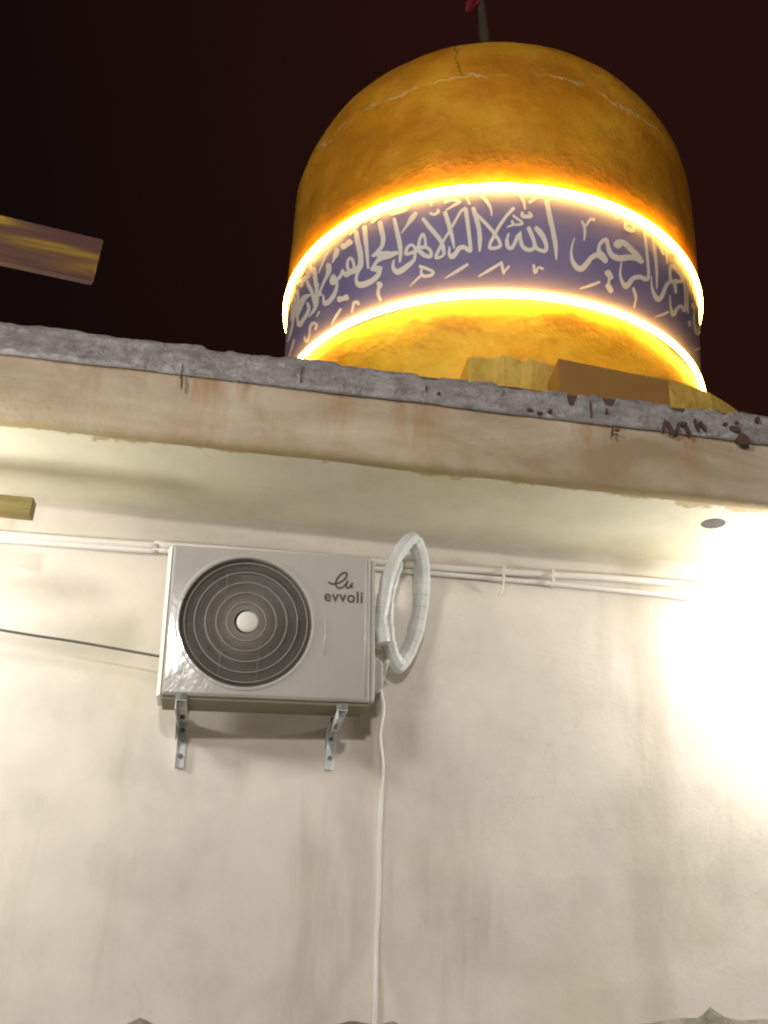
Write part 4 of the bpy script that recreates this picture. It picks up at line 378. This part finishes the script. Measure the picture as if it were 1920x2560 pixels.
-891 5740 -895 5737 -891 5738 -894 5736 -890 5736 -892 5734 -892 5652 -894 5650 -894 5569 -897 5567 -891 5490 -894 5487 -889 5488 -893 5485 -894 5483 -892 5484"""

# ------------------------------------------------------------------ setting
bm = bmesh.new(); box(bm, (-400, -400, -.2), (400, 400, 0)); g = link('ground', bm, gnd_m); g['kind'] = 'structure'

ZS = 3.333            # soffit level
hall = thing('prayer_hall', 'beige plastered building with a deep overhanging roof slab under the golden dome', 'building', (0, 3.9, 0))
inv = hall.matrix_world.inverted()
def hp(name, bm, mat, **k):
    bmesh.ops.transform(bm, matrix=inv, verts=bm.verts); return link(name, bm, mat, hall, **k)
# wall: a sheet with gentle unevenness in front of a solid core
bm = bmesh.new()
nx, nz_ = 150, 60
vs = [[bm.verts.new((-7+14*i/nx, 3.9+.010*noise.noise(Vector((i*.13, 0, j*.16)))+.004*noise.noise(Vector((i*.5, 3, j*.5))), ZS*j/nz_)) for j in range(nz_+1)] for i in range(nx+1)]
for i in range(nx):
    for j in range(nz_): bm.faces.new((vs[i][j], vs[i+1][j], vs[i+1][j+1], vs[i][j+1]))
bx = [bm.verts.new(p) for p in ((-7, 12, 0), (7, 12, 0), (7, 12, ZS), (-7, 12, ZS))]
bm.faces.new(bx)
bm.faces.new([vs[0][j] for j in range(nz_+1)] + [bx[3], bx[0]]); bm.faces.new([vs[nx][j] for j in range(nz_+1)] + [bx[2], bx[1]])
hp('wall', bm, wall_m, smooth=True)
# roof slab (soffit + fascia), slightly wavy drip edge
bm = bmesh.new(); N = 240; rows = []
for i in range(N+1):
    x = -7.4+14.8*i/N
    wz = .006*noise.noise(Vector((x*3, 1, 0))); wy = .007*noise.noise(Vector((x*2.3, 5, 0)))
    P = [(x, 12.3, ZS), (x, 3.905, ZS), (x, 3.60, ZS+.004*noise.noise(Vector((x*2, 8, 0)))), (x, 3.31, ZS+wz), (x, 3.285+wy, ZS+wz+.004), (x, 3.272+wy, ZS+wz+.02), (x, 3.272+wy*.6, ZS+.14), (x, 3.272, 3.715), (x, 12.3, 3.715)]
    rows.append([bm.verts.new(p) for p in P])
for A, B in zip(rows, rows[1:]):
    for k in range(len(A)):
        f = bm.faces.new((A[k], B[k], B[(k+1) % len(A)], A[(k+1) % len(A)]))
        f.material_index = 1 if k in (0, 1, 2) else (0 if k < 7 else 2)
bm.faces.new(rows[0]); bm.faces.new(rows[-1][::-1])
slab = hp('roof_slab', bm, [fascia_m, soffit_m, roof_m], smooth=True)
# flat dark disc painting the shade of a hole in the soffit
bm = bmesh.new(); lathe(bm, [(0, -.002), (.040, -.002), (.044, .0)], 28)
for v in bm.verts: v.co = Vector((1.786+v.co.x*1.15, 3.473+v.co.y*1.15, ZS-.001+v.co.z))
hp('soffit_hole_disc', bm, [dark_m])
# flashing strip round the roof edge, ragged on top
bm = bmesh.new(); N = 900
bites = [(.52, .60, .022), (.83, .93, .020), (.93, 1.03, .014), (1.115, 1.15, .06), (1.262, 1.31, .045), (1.545, 1.60, .030), (1.75, 1.78, .02), (.20, .24, .010), (-.30, -.22, .012)]
rows = []
for i in range(N+1):
    x = -4+9*i/N
    zt = 3.728+.012*noise.noise(Vector((x*4, 0, 0)))+.005*noise.noise(Vector((x*17, 0, 0))) + (.018 if x < -.2 else 0)*abs(noise.noise(Vector((x*2.2, 4, 0))))
    for a, b, d in bites:
        t = (x-a)/(b-a)
        if -.15 < t < 1.15: zt -= d*min(1, max(0, min((t+.15)/.3, (1.15-t)/.3)))
    zb = 3.604+.006*noise.noise(Vector((x*3, 2, 0)))+.003*noise.noise(Vector((x*13, 2, 0)))
    row = []
    for k in range(8):
        t = k/7; z = zb+(zt-zb)*t
        y = 3.252+.010*noise.noise(Vector((x*7, 1, z*14)))+.005*noise.noise(Vector((x*22, 3, z*40)))
        row.append(bm.verts.new((x, y, z)))
    row.append(bm.verts.new((x, 3.271, zt-.002)))
    row.insert(0, bm.verts.new((x, 3.271, zb+.002)))
    rows.append(row)
for A, B in zip(rows, rows[1:]):
    for k in range(len(A)-1): bm.faces.new((A[k], B[k], B[k+1], A[k+1]))
hp('roof_flashing', bm, flash_m, smooth=True)
# tar backing strip that shows in the torn places
bm = bmesh.new(); rows = []
for i in range(301):
    x = -4+9*i/300; zt = 3.728+.006*noise.noise(Vector((x*5, 7, 0)))
    rows.append([bm.verts.new(p) for p in ((x, 3.268, 3.62), (x, 3.268, zt), (x, 3.42, zt+.002), (x, 3.42, 3.62))])
for A, B in zip(rows, rows[1:]):
    for k in range(4): bm.faces.new((A[k], B[k], B[(k+1) % 4], A[(k+1) % 4]))
hp('tar_layer', bm, tar_m)
# torn slits and black scrapes on the flashing
def patch(bm, cx, cz, w_, h_, lean=0, seed=0, y=3.238):
    n = 12; vs = []
    for k in range(n):
        a = 2*math.pi*k/n; rr = 1+.45*noise.noise(Vector((math.cos(a)*1.3, math.sin(a)*1.3, seed*3.7)))
        vs.append((cx+math.cos(a)*w_*rr+lean*math.sin(a)*h_, cz+math.sin(a)*h_*rr))
    F = [bm.verts.new((x, y, z)) for x, z in vs]; B = [bm.verts.new((x, y+.012, z)) for x, z in vs]
    bm.faces.new(F)
    for k in range(n): bm.faces.new((F[k], F[(k+1) % n], B[(k+1) % n], B[k]))
for k, (x, z, a, b, ln) in enumerate([(1.505, 3.620, .007, .026, .2), (1.530, 3.612, .008, .030, -.5), (1.560, 3.618, .007, .030, .3), (1.585, 3.640, .013, .012, 0), (1.60, 3.615, .007, .022, -.4), (1.640, 3.640, .005, .026, -.3), (1.665, 3.640, .010, .020, -.5),
      (1.83, 3.600, .026, .028, 0), (1.80, 3.645, .022, .016, 0), (1.76, 3.66, .01, .008, 0), (1.81, 3.675, .006, .006, 0), (1.90, 3.70, .01, .012, 0), (1.205, 3.665, .003, .040, 0), (-.372, 3.602, .0022, .034, 0), (-.366, 3.56, .003, .022, 0), (.068, 3.655, .0018, .045, 0),
      (.96, 3.62, .012, .006, 0), (1.0, 3.612, .012, .005, 0), (1.04, 3.625, .008, .007, 0), (.55, 3.66, .003, .012, 0), (.60, 3.645, .006, .005, 0), (1.29, 3.565, .003, .018, 0), (1.31, 3.575, .010, .003, 0), (1.27, 3.655, .006, .010, 0)]):
    bm = bmesh.new(); patch(bm, x, z, a, b, ln, k); hp('tar_mark', bm, tar_m)
# rough cement dado along the foot of the wall; only its highest humps reach the picture
bm = bmesh.new()
bumps = [(-.249, .024, .035), (.478, .016, .05), (.615, .018, .016), (1.71, .024, .12), (1.80, .030, .024), (1.83, .02, .06), (2.05, .022, .14), (-1.2, .03, .1), (2.7, .04, .12), (-2.0, .03, .2), (3.5, .03, .2)]
rows = []
for i in range(561):
    x = -7+14*i/560
    zt = 1.393+.0435*max(-.4, min(3, x+.7)) + .006*noise.noise(Vector((x*6, 0, 0)))
    for c_, h_, s_ in bumps: zt += h_*math.exp(-((x-c_)/s_)**2)
    rows.append([bm.verts.new((x, 3.90-.028-.006*noise.noise(Vector((x*5, j*.6, 2))), zt*j/16)) for j in range(16)] + [bm.verts.new((x, 3.885, zt)), bm.verts.new((x, 3.915, zt+.002))])
for A, B in zip(rows, rows[1:]):
    for k in range(len(A)-1): bm.faces.new((A[k], B[k], B[k+1], A[k+1]))
hp('dado', bm, stone_m, smooth=True)

# ------------------------------------------------------------------ dome
DX, DY = 1.4185, 5.8; R1, H1, R2, H2 = 1.4509, 5.8219, 1.4115, 5.0864
dome = thing('golden_dome', 'large gold dome with blue calligraphy band between two glowing rings', 'dome', (DX, DY, 3.715))
di = dome.matrix_world.inverted()
def dp(name, bm, mat, **k):
    bmesh.ops.transform(bm, matrix=di, verts=bm.verts); return link(name, bm, mat, dome, **k)
def lump(bm, amp, sc_):
    for v in bm.verts:
        d = Vector((v.co.x-DX, v.co.y-DY, 0))
        if d.length > .05: v.co += d.normalized()*amp*noise.noise(v.co*sc_)
bm = bmesh.new()
prof = [(1.425, H1-.02), (1.432, H1+.03), (1.448, H1+.14)] + [(1.455, z) for z in [H1+.25+.09*k for k in range(7)]]
z0 = 6.655
for k in range(1, 34):
    a = k/34*math.pi/2; prof.append((1.455*math.cos(a), z0+1.145*math.sin(a)))
prof += [(.05, z0+1.154), (0, z0+1.16)]
lathe(bm, prof, 160, DX, DY); lump(bm, .012, 2.1); lump(bm, .006, 5.0)
dp('dome_shell', bm, gold_m, smooth=True)
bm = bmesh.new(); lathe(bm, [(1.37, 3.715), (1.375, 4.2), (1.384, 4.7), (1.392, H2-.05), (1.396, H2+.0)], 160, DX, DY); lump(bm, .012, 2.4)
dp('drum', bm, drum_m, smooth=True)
def Rb(z): return R2+(R1-R2)*(z-H2)/(H1-H2)-.012
bm = bmesh.new(); lathe(bm, [(Rb(H2-.03)-.03, H2-.032), (Rb(H2-.03), H2-.03)] + [(Rb(H2-.03+.08*k), H2-.03+.08*k) for k in range(1, 10)] + [(Rb(H1+.03), H1+.03), (Rb(H1)-.04, H1+.032)], 200, DX, DY)
band = dp('inscription_band', bm, blue_m, smooth=True)
for zz, rr in ((H1, R1), (H2, R2)):
    bm = bmesh.new(); NS, NC = 180, 10; rg = []
    for k in range(NS):
        a = 2*math.pi*k/NS; zc = zz-(.010 if zz == H2 else 0)+.0035*math.sin(5*a+1)
        rg.append([bm.verts.new((DX+(Rb(zz)+.013+.013*math.cos(c_))*math.cos(a), DY+(Rb(zz)+.013+.013*math.cos(c_))*math.sin(a), zc+.020*math.sin(c_))) for c_ in [2*math.pi*q/NC for q in range(NC)]])
    for k in range(NS):
        A, B = rg[k], rg[(k+1) % NS]
        for q in range(NC): bm.faces.new((A[q], A[(q+1) % NC], B[(q+1) % NC], B[q]))
    dp('neon_tube', bm, neon_m, smooth=True)
# calligraphy: hand-drawn strokes laid on the band (pairs of edge points as angle*2000, height*1000)
bm = bmesh.new()
for k, line in enumerate(INK.strip().splitlines()):
    v = [int(t) for t in line.split()]
    lift = .0035+.0009*(k % 5); pts = []
    for j in range(0, len(v), 2):
        th, z = v[j]/2000, v[j+1]/1000
        pts.append(bm.verts.new((DX+(Rb(z)+lift)*math.cos(th), DY+(Rb(z)+lift)*math.sin(th), z)))
    for j in range(0, len(pts)-3, 2):
        try: bm.faces.new((pts[j], pts[j+1], pts[j+3], pts[j+2]))
        except ValueError: pass
bmesh.ops.transform(bm, matrix=di, verts=bm.verts)
let = link('lettering', bm, ink_m, band, recalc=False)
# finial with a scrap of red cloth
bm = bmesh.new()
fprof = [(.0, 0), (.16, 0), (.17, .03), (.10, .07), (.055, .12), (.085, .2), (.11, .28), (.085, .36), (.04, .42), (.036, .6), (.05, .68), (.075, .76), (.05, .85), (.032, .92), (.044, .96), (.047, 1.0), (.040, 1.2), (.030, 1.45), (.024, 1.9), (.03, 1.95), (.05, 2.0), (.03, 2.08), (.0, 2.3)]
lathe(bm, fprof, 32)
for v in bm.verts: v.co = Vector((v.co.x+DX+.03-.075*v.co.z, v.co.y+DY, v.co.z+z0+1.14))
fin = dp('finial', bm, chrome_m, smooth=True)
bm = bmesh.new(); rows = []
for i in range(9):
    t = i/8; rows.append([bm.verts.new(di @ Vector((DX-.085-.12*t-.02*math.sin(t*7), DY-.02+.03*math.sin(t*5+s), 9.24+.07*s-.16*t))) for s in (-1, -.3, .4, 1)])
for A, B in zip(rows, rows[1:]):
    for k in range(3): bm.faces.new((A[k], B[k], B[k+1], A[k+1]))
link('flag', bm, red_m, dome, smooth=True).modifiers.new('thickness', 'SOLIDIFY').thickness = .004
# rough stepped plinth in front of the dome
bm = bmesh.new()
zt = 4.47
foot = [(.913, 4.60), (.913, 4.16), (1.06, 4.165), (1.075, 4.125), (1.20, 4.135), (1.215, 4.105), (1.37, 4.139), (1.94, 4.13), (2.07, 4.165), (2.227, 4.217), (2.367, 4.30), (2.471, 4.37), (2.49, 4.9), (2.3, 5.2), (1.2, 4.95)]
T = [bm.verts.new((x, y, zt+(.02 if i in (2, 3) else 0)-(.0 if x < 1.95 else .0))) for i, (x, y) in enumerate(foot)]
B = [bm.verts.new((x, y, 3.714)) for x, y in foot]
bm.faces.new(T)
for i in range(len(foot)): j = (i+1) % len(foot); bm.faces.new((T[i], T[j], B[j], B[i]))
po = dp('plinth', bm, plinth_m); bevel(po, .02, 2, 30)

# box on the roof
bm = bmesh.new(); vs = box(bm, (0, 0, 0), (.53, .22, .515))
for v in vs:
    if v.co.z > .3: v.co.z -= .045*v.co.x/.53
    if v.co.x < .1 and v.co.y > .1: v.co.x += .015
rb = link('roof_box', bm, boxm_m); rb.location = (1.248, 3.75, 3.716)
bevel(rb, .004, 2)
tag(rb, 'plain brown box standing on the roof edge in front of the dome plinth', 'box')

# ------------------------------------------------------------------ air conditioner
Mr = Matrix(((.9977, -.0428, -.0523), (.0395, .9973, -.0626), (.0549, .0604, .9967))).to_4x4()
ac = thing('air_conditioner', 'white outdoor air conditioner unit with round fan grille mounted on the wall', 'air conditioner')
ac.matrix_world = Matrix.Translation(Vector((-.307, 3.543, 2.465))) @ Mr
AW, AH, AD = .75, .56, .25; FX, FZ, FR = .285, .280, .243
FX, FZ, FR = .2855, .280, .2415
bm = bmesh.new(); n = 128; per = []
for k in range(n):
    a = 2*math.pi*k/n; dx, dz = math.cos(a), math.sin(a)
    tx = ((AW-FX)/dx if dx > 0 else -FX/dx) if abs(dx) > 1e-9 else 1e9
    tz = ((AH-FZ)/dz if dz > 0 else -FZ/dz) if abs(dz) > 1e-9 else 1e9
    t = min(tx, tz); per.append([FX+dx*t, FZ+dz*t])
for cx, cz in ((0, 0), (AW, 0), (AW, AH), (0, AH)):     # snap nearest to the corners
    k = min(range(n), key=lambda i: (per[i][0]-cx)**2+(per[i][1]-cz)**2); per[k] = [cx, cz]
def ring(r, y): return [bm.verts.new((FX+r*math.cos(2*math.pi*k/n), y, FZ+r*math.sin(2*math.pi*k/n))) for k in range(n)]
def inset(d, y):
    out = []
    for x, z in per:
        out.append(bm.verts.new((min(max(x, d), AW-d), y, min(max(z, d), AH-d))))
    return out
loops = [inset(0, AD), inset(0, .014), inset(.004, .005), inset(.012, .0), inset(.03, 0), ring(FR+.016, 0), ring(FR+.010, -.004), ring(FR+.003, -.004), ring(FR, .0), ring(FR-.004, .045), ring(FR-.02, .075), ring(FR-.02, AD-.03)]
for A, B in zip(loops, loops[1:]):
    for k in range(n):
        j = (k+1) % n
        f = bm.faces.new((A[k], A[j], B[j], B[k]))
        if A is loops[9] or A is loops[10]: f.material_index = 1
bm.faces.new(loops[0]); f = bm.faces.new(loops[-1]); f.material_index = 1
body = link('cabinet', bm, [acw_m, dark_m], ac)
# left side panel edge, caught light painted in as paler colour, and narrow seam of the right-hand service panel
bm = bmesh.new(); vs = box(bm, (-.015, .045, .002), (-.001, AD-.004, AH-.004))
for v in vs:
    if v.co.x > -.01 and v.co.y < .1: v.co.y = .004
bevel(link('side_panel', bm, lit_edge_m, ac), .002, 2)
bm = bmesh.new(); box(bm, (.004, .018, -.012), (AW-.004, AD-.004, -.001)); bevel(link('base_pan', bm, pan_m, ac), .002, 2)
bm = bmesh.new(); box(bm, (AW+.001, .01, .004), (AW+.016, AD-.01, AH-.008)); bevel(link('side_panel', bm, acw_m, ac), .006, 3)
# pressed ribs on the front panel
bm = bmesh.new()
tube(bm, [(AW-.022, -.001, .02), (AW-.022, -.001, AH-.02)], .0035, 8)
tube(bm, [(.575, -.0005, .17), (.58, -.0005, .30)], .002, 8)
link('panel_rib', bm, acw_m, ac, smooth=True)
# fan grille: concentric rings plus fine swept wires
fan = bmesh.new()
for k, r in enumerate((.072, .110, .149, .188, .224)):
    tube(fan, [(FX+r*math.cos(a), .006, FZ+r*math.sin(a)) for a in [2*math.pi*i/72 for i in range(72)]], .0014, 6, closed=True)
link('grille_ring', fan, ringw_m, ac, smooth=True)
fan = bmesh.new()
for k in range(180):
    a0 = 2*math.pi*k/180; P = []
    for i in range(7):
        t = i/6; r = .044+(FR-.004-.044)*t; a = a0+.95*t
        P.append((FX+r*math.cos(a), .010+.008*t*t, FZ+r*math.sin(a)))
    tube(fan, P, .0013, 4, cap=False)
link('grille', fan, wire_m, ac, smooth=True)
bm = bmesh.new(); lathe(bm, [(0, -.004), (.030, -.003), (.038, 0), (.0405, .006), (.040, .016)], 40)
for v in bm.verts: v.co = Vector((FX+.0055+v.co.x, .004+v.co.z, FZ+v.co.y))
link('grille_hub', bm, hub_m, ac, smooth=True)
# fan with three swept blades
bm = bmesh.new()
lathe(bm, [(0, .05), (.05, .052), (.062, .06), (.064, .12)], 36)
for v in bm.verts: v.co = Vector((FX+v.co.x, v.co.z, FZ+v.co.y))
for b in range(3):
    rows = []
    for i in range(9):
        r = .055+.158*i/8; row = []
        for j in range(9):
            t = j/8; a = 2*math.pi*b/3+.5+(t-.5)*(1.25+.35*i/8)+.45*i/8
            row.append(bm.verts.new((FX+r*math.cos(a), .058+.055*t+.01*math.sin(t*3), FZ+r*math.sin(a))))
        rows.append(row)
    for A, B in zip(rows, rows[1:]):
        for j in range(8): bm.faces.new((A[j], A[j+1], B[j+1], B[j]))
link('fan', bm, blade_m, ac, smooth=True)
# motor mount rails behind the grille
bm = bmesh.new()
for x0, x1, zb, zt in ((FX-.078, FX-.088, -.20, .185), (FX+.062, FX+.048, -.215, .19)):
    P = [(x1, .030, FZ+zb), (x0, .030, FZ+zt)]
    tube(bm, P, .0045, 6)
tube(bm, [(FX-.08, .032, FZ+.075), (FX+.06, .032, FZ+.075)], .003, 6); tube(bm, [(FX-.083, .032, FZ-.105), (FX+.054, .032, FZ-.105)], .003, 6)
link('motor_mount', bm, M('mount_zinc', (.30, .32, .33), .4, .4).m, ac, smooth=True)
# flat stroke ribbons for the emblem
def ribbon(bm, P, wf, y, n=6):
    C = catmull([Vector((p[0], 0, p[1])) for p in P], n); rows = []
    for i, p in enumerate(C):
        t = (C[min(i+1, len(C)-1)]-C[max(i-1, 0)]).normalized(); nn = Vector((-t.z, 0, t.x)); ww = wf(i/(len(C)-1))/2
        rows.append((bm.verts.new((p.x+nn.x*ww, y, p.z+nn.z*ww)), bm.verts.new((p.x-nn.x*ww, y, p.z-nn.z*ww))))
    for A, B in zip(rows, rows[1:]): bm.faces.new((A[0], A[1], B[1], B[0]))
emb = bmesh.new()
ribbon(emb, [(.583, .4475), (.597, .441), (.612, .443), (.630, .450), (.645, .463), (.6535, .478), (.6515, .487), (.642, .488), (.629, .479), (.618, .464), (.612, .448), (.614, .434), (.624, .4265), (.637, .430), (.648, .441), (.6585, .458)], lambda t: .0078-.002*abs(t-.4), -.0012)
ribbon(emb, [(.6585, .458), (.6525, .444), (.653, .433), (.658, .4285), (.666, .434), (.675, .4495)], lambda t: .0075, -.0013)
ribbon(emb, [(.675, .4495), (.6725, .440), (.6725, .433), (.677, .4305)], lambda t: .0072, -.0014)
link('emblem', emb, ink2_m, ac, recalc=False)
cu = bpy.data.curves.new('wordmark', 'FONT'); cu.body = 'evvoli'; cu.size = .0535; cu.space_character = 1.09; cu.offset = .0010
to = bpy.data.objects.new('tmp', cu); COL.objects.link(to); bpy.context.view_layer.update()
me = bpy.data.meshes.new_from_object(to.evaluated_get(bpy.context.evaluated_depsgraph_get())); bpy.data.objects.remove(to)
xs = [v.co.x for v in me.vertices]; s_ = .146/(max(xs)-min(xs))
for v in me.vertices: v.co = Vector((.5695+(v.co.x-min(xs))*s_, -.0012, .3735+v.co.y*1.16))
me.materials.clear(); me.materials.append(ink2_m); me.name = 'wordmark'
wm = bpy.data.objects.new('wordmark', me); COL.objects.link(wm); wm.parent = ac
# valve cover on the right-hand side
bm = bmesh.new(); box(bm, (AW+.017, .07, .05), (AW+.062, AD-.02, .20))
for v in bm.verts:
    if v.co.x > AW+.03: v.co.z += (.018 if v.co.z < .1 else -.030)
bevel(link('valve_cover', bm, acw_m, ac), .014, 4)
vb = M('valve_brass', (.32, .27, .12), .35, .7).m
for z in (.215, .275):
    bm = bmesh.new(); lathe(bm, [(0, 0), (.013, 0), (.013, .028), (.009, .030), (.009, .042), (0, .044)], 12)
    for v in bm.verts: v.co = Vector((AW+.017+v.co.z, .12+v.co.x, z+v.co.y))
    link('valve', bm, vb, ac, smooth=False)

# ------------------------------------------------------------------ wall brackets
def bracket(x, z, label, lean, LG):
    t = thing('wall_bracket', label, 'bracket', (x, 3.9, z), 'brackets under the air conditioner')
    bm = bmesh.new()   # angle section arm reaching out from the wall
    box(bm, (0, -.37, -.004), (.034, 0, 0)); box(bm, (-.0035, -.37, -.036), (0, 0, 0))
    bevel(link('arm', bm, gal_m, t), .0015, 1)
    bm = bmesh.new()   # angle section leg screwed to the wall
    box(bm, (-.0035, -.004, -LG), (.028, -.0005, .015)); box(bm, (-.007, -.026, -LG), (-.0035, -.0005, .012))
    for v in bm.verts: v.co.x += lean*v.co.z
    bevel(link('leg', bm, gal_m, t), .0012, 1)
    bm = bmesh.new()   # gusset
    vs = [(-.0075, -.15, -.004), (-.0075, -.004, -.004), (-.0075, -.004, -.07), (-.0075, -.05, -.06)]
    A = [bm.verts.new(v) for v in vs]; B = [bm.verts.new((-.0105, v[1], v[2])) for v in vs]
    bm.faces.new(A); bm.faces.new(B[::-1])
    for i in range(4): j = (i+1) % 4; bm.faces.new((A[i], A[j], B[j], B[i]))
    link('gusset', bm, gal_m, t)
    for zz in (-LG+.045, -.03):
        bm = bmesh.new(); tube(bm, [(.012+lean*zz, -.0, zz), (.012+lean*zz, -.012, zz)], .009, 6); link('bolt', bm, rub_m, t)
    for yy in (-.35, -.14):
        bm = bmesh.new(); tube(bm, [(.014, yy, .0005), (.014, yy, .022)], .021, 16); tube(bm, [(.014, yy, -.018), (.014, yy, -.0045)], .010, 6)
        link('rubber_foot', bm, rub_m, t, smooth=False)
    return t
bracket(-.247, 2.451, 'galvanised wall bracket under the left end of the air conditioner', -.04, .172)
bracket(.322, 2.462, 'galvanised wall bracket under the right end of the air conditioner', -.01, .148)

# ------------------------------------------------------------------ pipes and cables
coil = [[0.485, 3.62, 1.150], [0.469, 3.62, 1.225], [0.473, 3.62, 1.283], [0.481, 3.62, 1.351], [0.491, 3.62, 1.422], [0.514, 3.64, 1.495], [0.546, 3.67, 1.568], [0.588, 3.7, 1.628], [0.616, 3.74, 1.618], [0.643, 3.77, 1.56], [0.654, 3.8, 1.499], [0.656, 3.81, 1.43], [0.653, 3.82, 1.362], [0.642, 3.83, 1.293], [0.626, 3.83, 1.228], [0.601, 3.82, 1.167], [0.569, 3.8, 1.124], [0.541, 3.78, 1.15], [0.523, 3.76, 1.197], [0.511, 3.74, 1.251], [0.506, 3.73, 1.316], [0.508, 3.72, 1.383], [0.519, 3.72, 1.448], [0.538, 3.75, 1.52], [0.552, 3.80, 1.560], [0.560, 3.862, 1.578]]
C = catmull([(x, y, z+1.6) for x, y, z in coil], 14)
bm = bmesh.new()
tube(bm, C, .021, 9, rf=lambda t: (.0265 if t < .3 or t > .72 else .0325)+.0022*((t*34) % 1)+.005*noise.noise(Vector((t*22, 0, 0))), off=Vector((.6, 3.9, 0)))
o = link('pipe_coil', bm, wrap_m, smooth=False); o.location = (.6, 3.9, 0)
tag(o, 'loop of pale wrapped refrigerant pipe beside the air conditioner', 'pipe')
dr = [[0.512, 3.70, 1.105], [0.514, 3.80, 1.08], [.512, 3.885, 1.055], [0.531, 3.885, 0.967], [0.522, 3.886, 0.857], [0.538, 3.886, 0.75], [0.540, 3.887, .62], [0.540, 3.887, 0.493], [.545, 3.887, .36], [0.548, 3.887, 0.249], [0.547, 3.885, 0.095], [0.548, 3.872, .0], [0.550, 3.862, -0.146], [.552, 3.857, -.7], [.55, 3.857, -1.58]]
bm = bmesh.new(); tube(bm, catmull([(x, y, z+1.6) for x, y, z in dr], 8), .0085, 10, off=Vector((.55, 3.9, 0)))
o = link('drain_hose', bm, pvc_m, smooth=True); o.location = (.55, 3.9, 0)
tag(o, 'thin white drain hose running down the wall from the air conditioner', 'hose')
# conduits under the soffit
up = [(-6.5, 3.882, 3.00), (-1.06, 3.882, 3.140), (-.4, 3.882, 3.166), (.2, 3.882, 3.180), (.75, 3.882, 3.189), (1.2, 3.882, 3.205), (1.62, 3.882, 3.222), (3, 3.882, 3.235), (6.5, 3.882, 3.24)]
lo = [(-6.5, 3.884, 2.975), (-1.06, 3.884, 3.117), (-.4, 3.884, 3.141), (.2, 3.884, 3.152), (.75, 3.884, 3.161), (1.2, 3.884, 3.166), (1.446, 3.884, 3.166), (1.706, 3.884, 3.166), (1.899, 3.884, 3.158), (2.102, 3.884, 3.160), (3, 3.884, 3.15), (6.5, 3.884, 3.14)]
bm = bmesh.new(); tube(bm, catmull(up, 8), .0155, 12, off=Vector((0, 3.9, 0))); t = link('conduit', bm, pvc_m, smooth=True); t.location = (0, 3.9, 0)
tag(t, 'thicker white conduit pipe, upper of the two just below the soffit', 'conduit', 'white conduits along the top of the wall')
bm = bmesh.new(); tube(bm, catmull(lo, 8), .0105, 12, off=Vector((0, 3.9, 0))); t = link('conduit', bm, pvc_m, smooth=True); t.location = (0, 3.9, 0)
tag(t, 'thinner white conduit pipe, lower of the two just below the soffit', 'conduit', 'white conduits along the top of the wall')
for k, (x, zc, lab) in enumerate(((1.017, 3.182, 'small clip with hanging tail on the conduits right of the pipe loop'), (1.235, 3.186, 'small plain clip on the conduits farthest to the right'))):
    bm = bmesh.new(); box(bm, (-.007, -.040, -.034), (.007, -.036, .036)); box(bm, (-.007, -.036, .030), (.007, 0, .036)); box(bm, (-.007, -.036, -.036), (.007, 0, -.032))
    if k == 0: tube(bm, [(0, -.036, -.03), (-.004, -.030, -.06), (-.012, -.02, -.085)], .004, 8)
    o = link('conduit_clip', bm, pvc_m); o.location = (x, 3.9, zc); tag(o, lab, 'clip', 'clips holding the conduits')
bm = bmesh.new()
cb = catmull([(-3.2, 3.80, 2.95), (-1.8, 3.77, 2.79), (-.941, 3.75, 2.708), (-.646, 3.75, 2.687), (-.358, 3.75, 2.661), (-.30, 3.74, 2.652)], 10)
tube(bm, cb, .0052, 8, off=Vector((-1, 3.9, 0))); o = link('power_cable', bm, cable_m, smooth=True); o.location = (-1, 3.9, 0)
tag(o, 'thin dark cable stretched across the wall to the air conditioner', 'cable')

# ------------------------------------------------------------------ beams jutting in from the left
D = Vector((.9183, .3633, .1572)); E = Vector((-.455, 1.955, 3.068)) ; S = D.cross(Vector((0, 0, 1))).normalized(); U = S.cross(D).normalized()
if U.z < 0: U = -U
bm = bmesh.new(); hh = .059; wd = .022
rows = []
for i in range(25):
    t = -1.5*(1-i/24); c_ = E+D*t
    prof = [(-1, -1), (-1, -.35), (-.93, 0), (-1, .4), (-1, 1), (1, 1), (1, -1)]
    rows.append([bm.verts.new(c_ + D*.011*b + S*wd*(a+1)*.5 + U*hh*b + S*.003*noise.noise(Vector((t*3, b, 0))) ) for a, b in prof])
for A, B in zip(rows, rows[1:]):
    for k in range(7): bm.faces.new((A[k], B[k], B[(k+1) % 7], A[(k+1) % 7]))
bm.faces.new(rows[0]); bm.faces.new(rows[-1][::-1])
MB_ = Matrix((D, S, U)).transposed().to_4x4(); MB_.translation = E
bmesh.ops.transform(bm, matrix=MB_.inverted(), verts=bm.verts)
o = link('brass_beam', bm, brass_m); bevel(o, .002, 1); o.matrix_world = MB_
bm = bmesh.new()
for t, u in ((-.052, .045), (-.050, .022)):
    c_ = E+D*t+U*u-S*.002; tube(bm, [c_+U*.016, c_-S*.004, c_-U*.010], .0028, 6)
bmesh.ops.transform(bm, matrix=MB_.inverted(), verts=bm.verts)
link('beam_glint', bm, gal_m, o)  # bent wires added to stand in for whitish glints on the beam
tag(o, 'shiny brass coloured box beam jutting in against the dark sky', 'beam')
bm = bmesh.new(); box(bm, (-2.2, -.03, -.0345), (0, .03, .0345))
o = link('olive_bar', bm, olive_m); o.location = (-.849, 3.48, 3.092); bevel(o, .003, 2)
tag(o, 'short olive brown bar below the soffit at the left edge', 'bar')
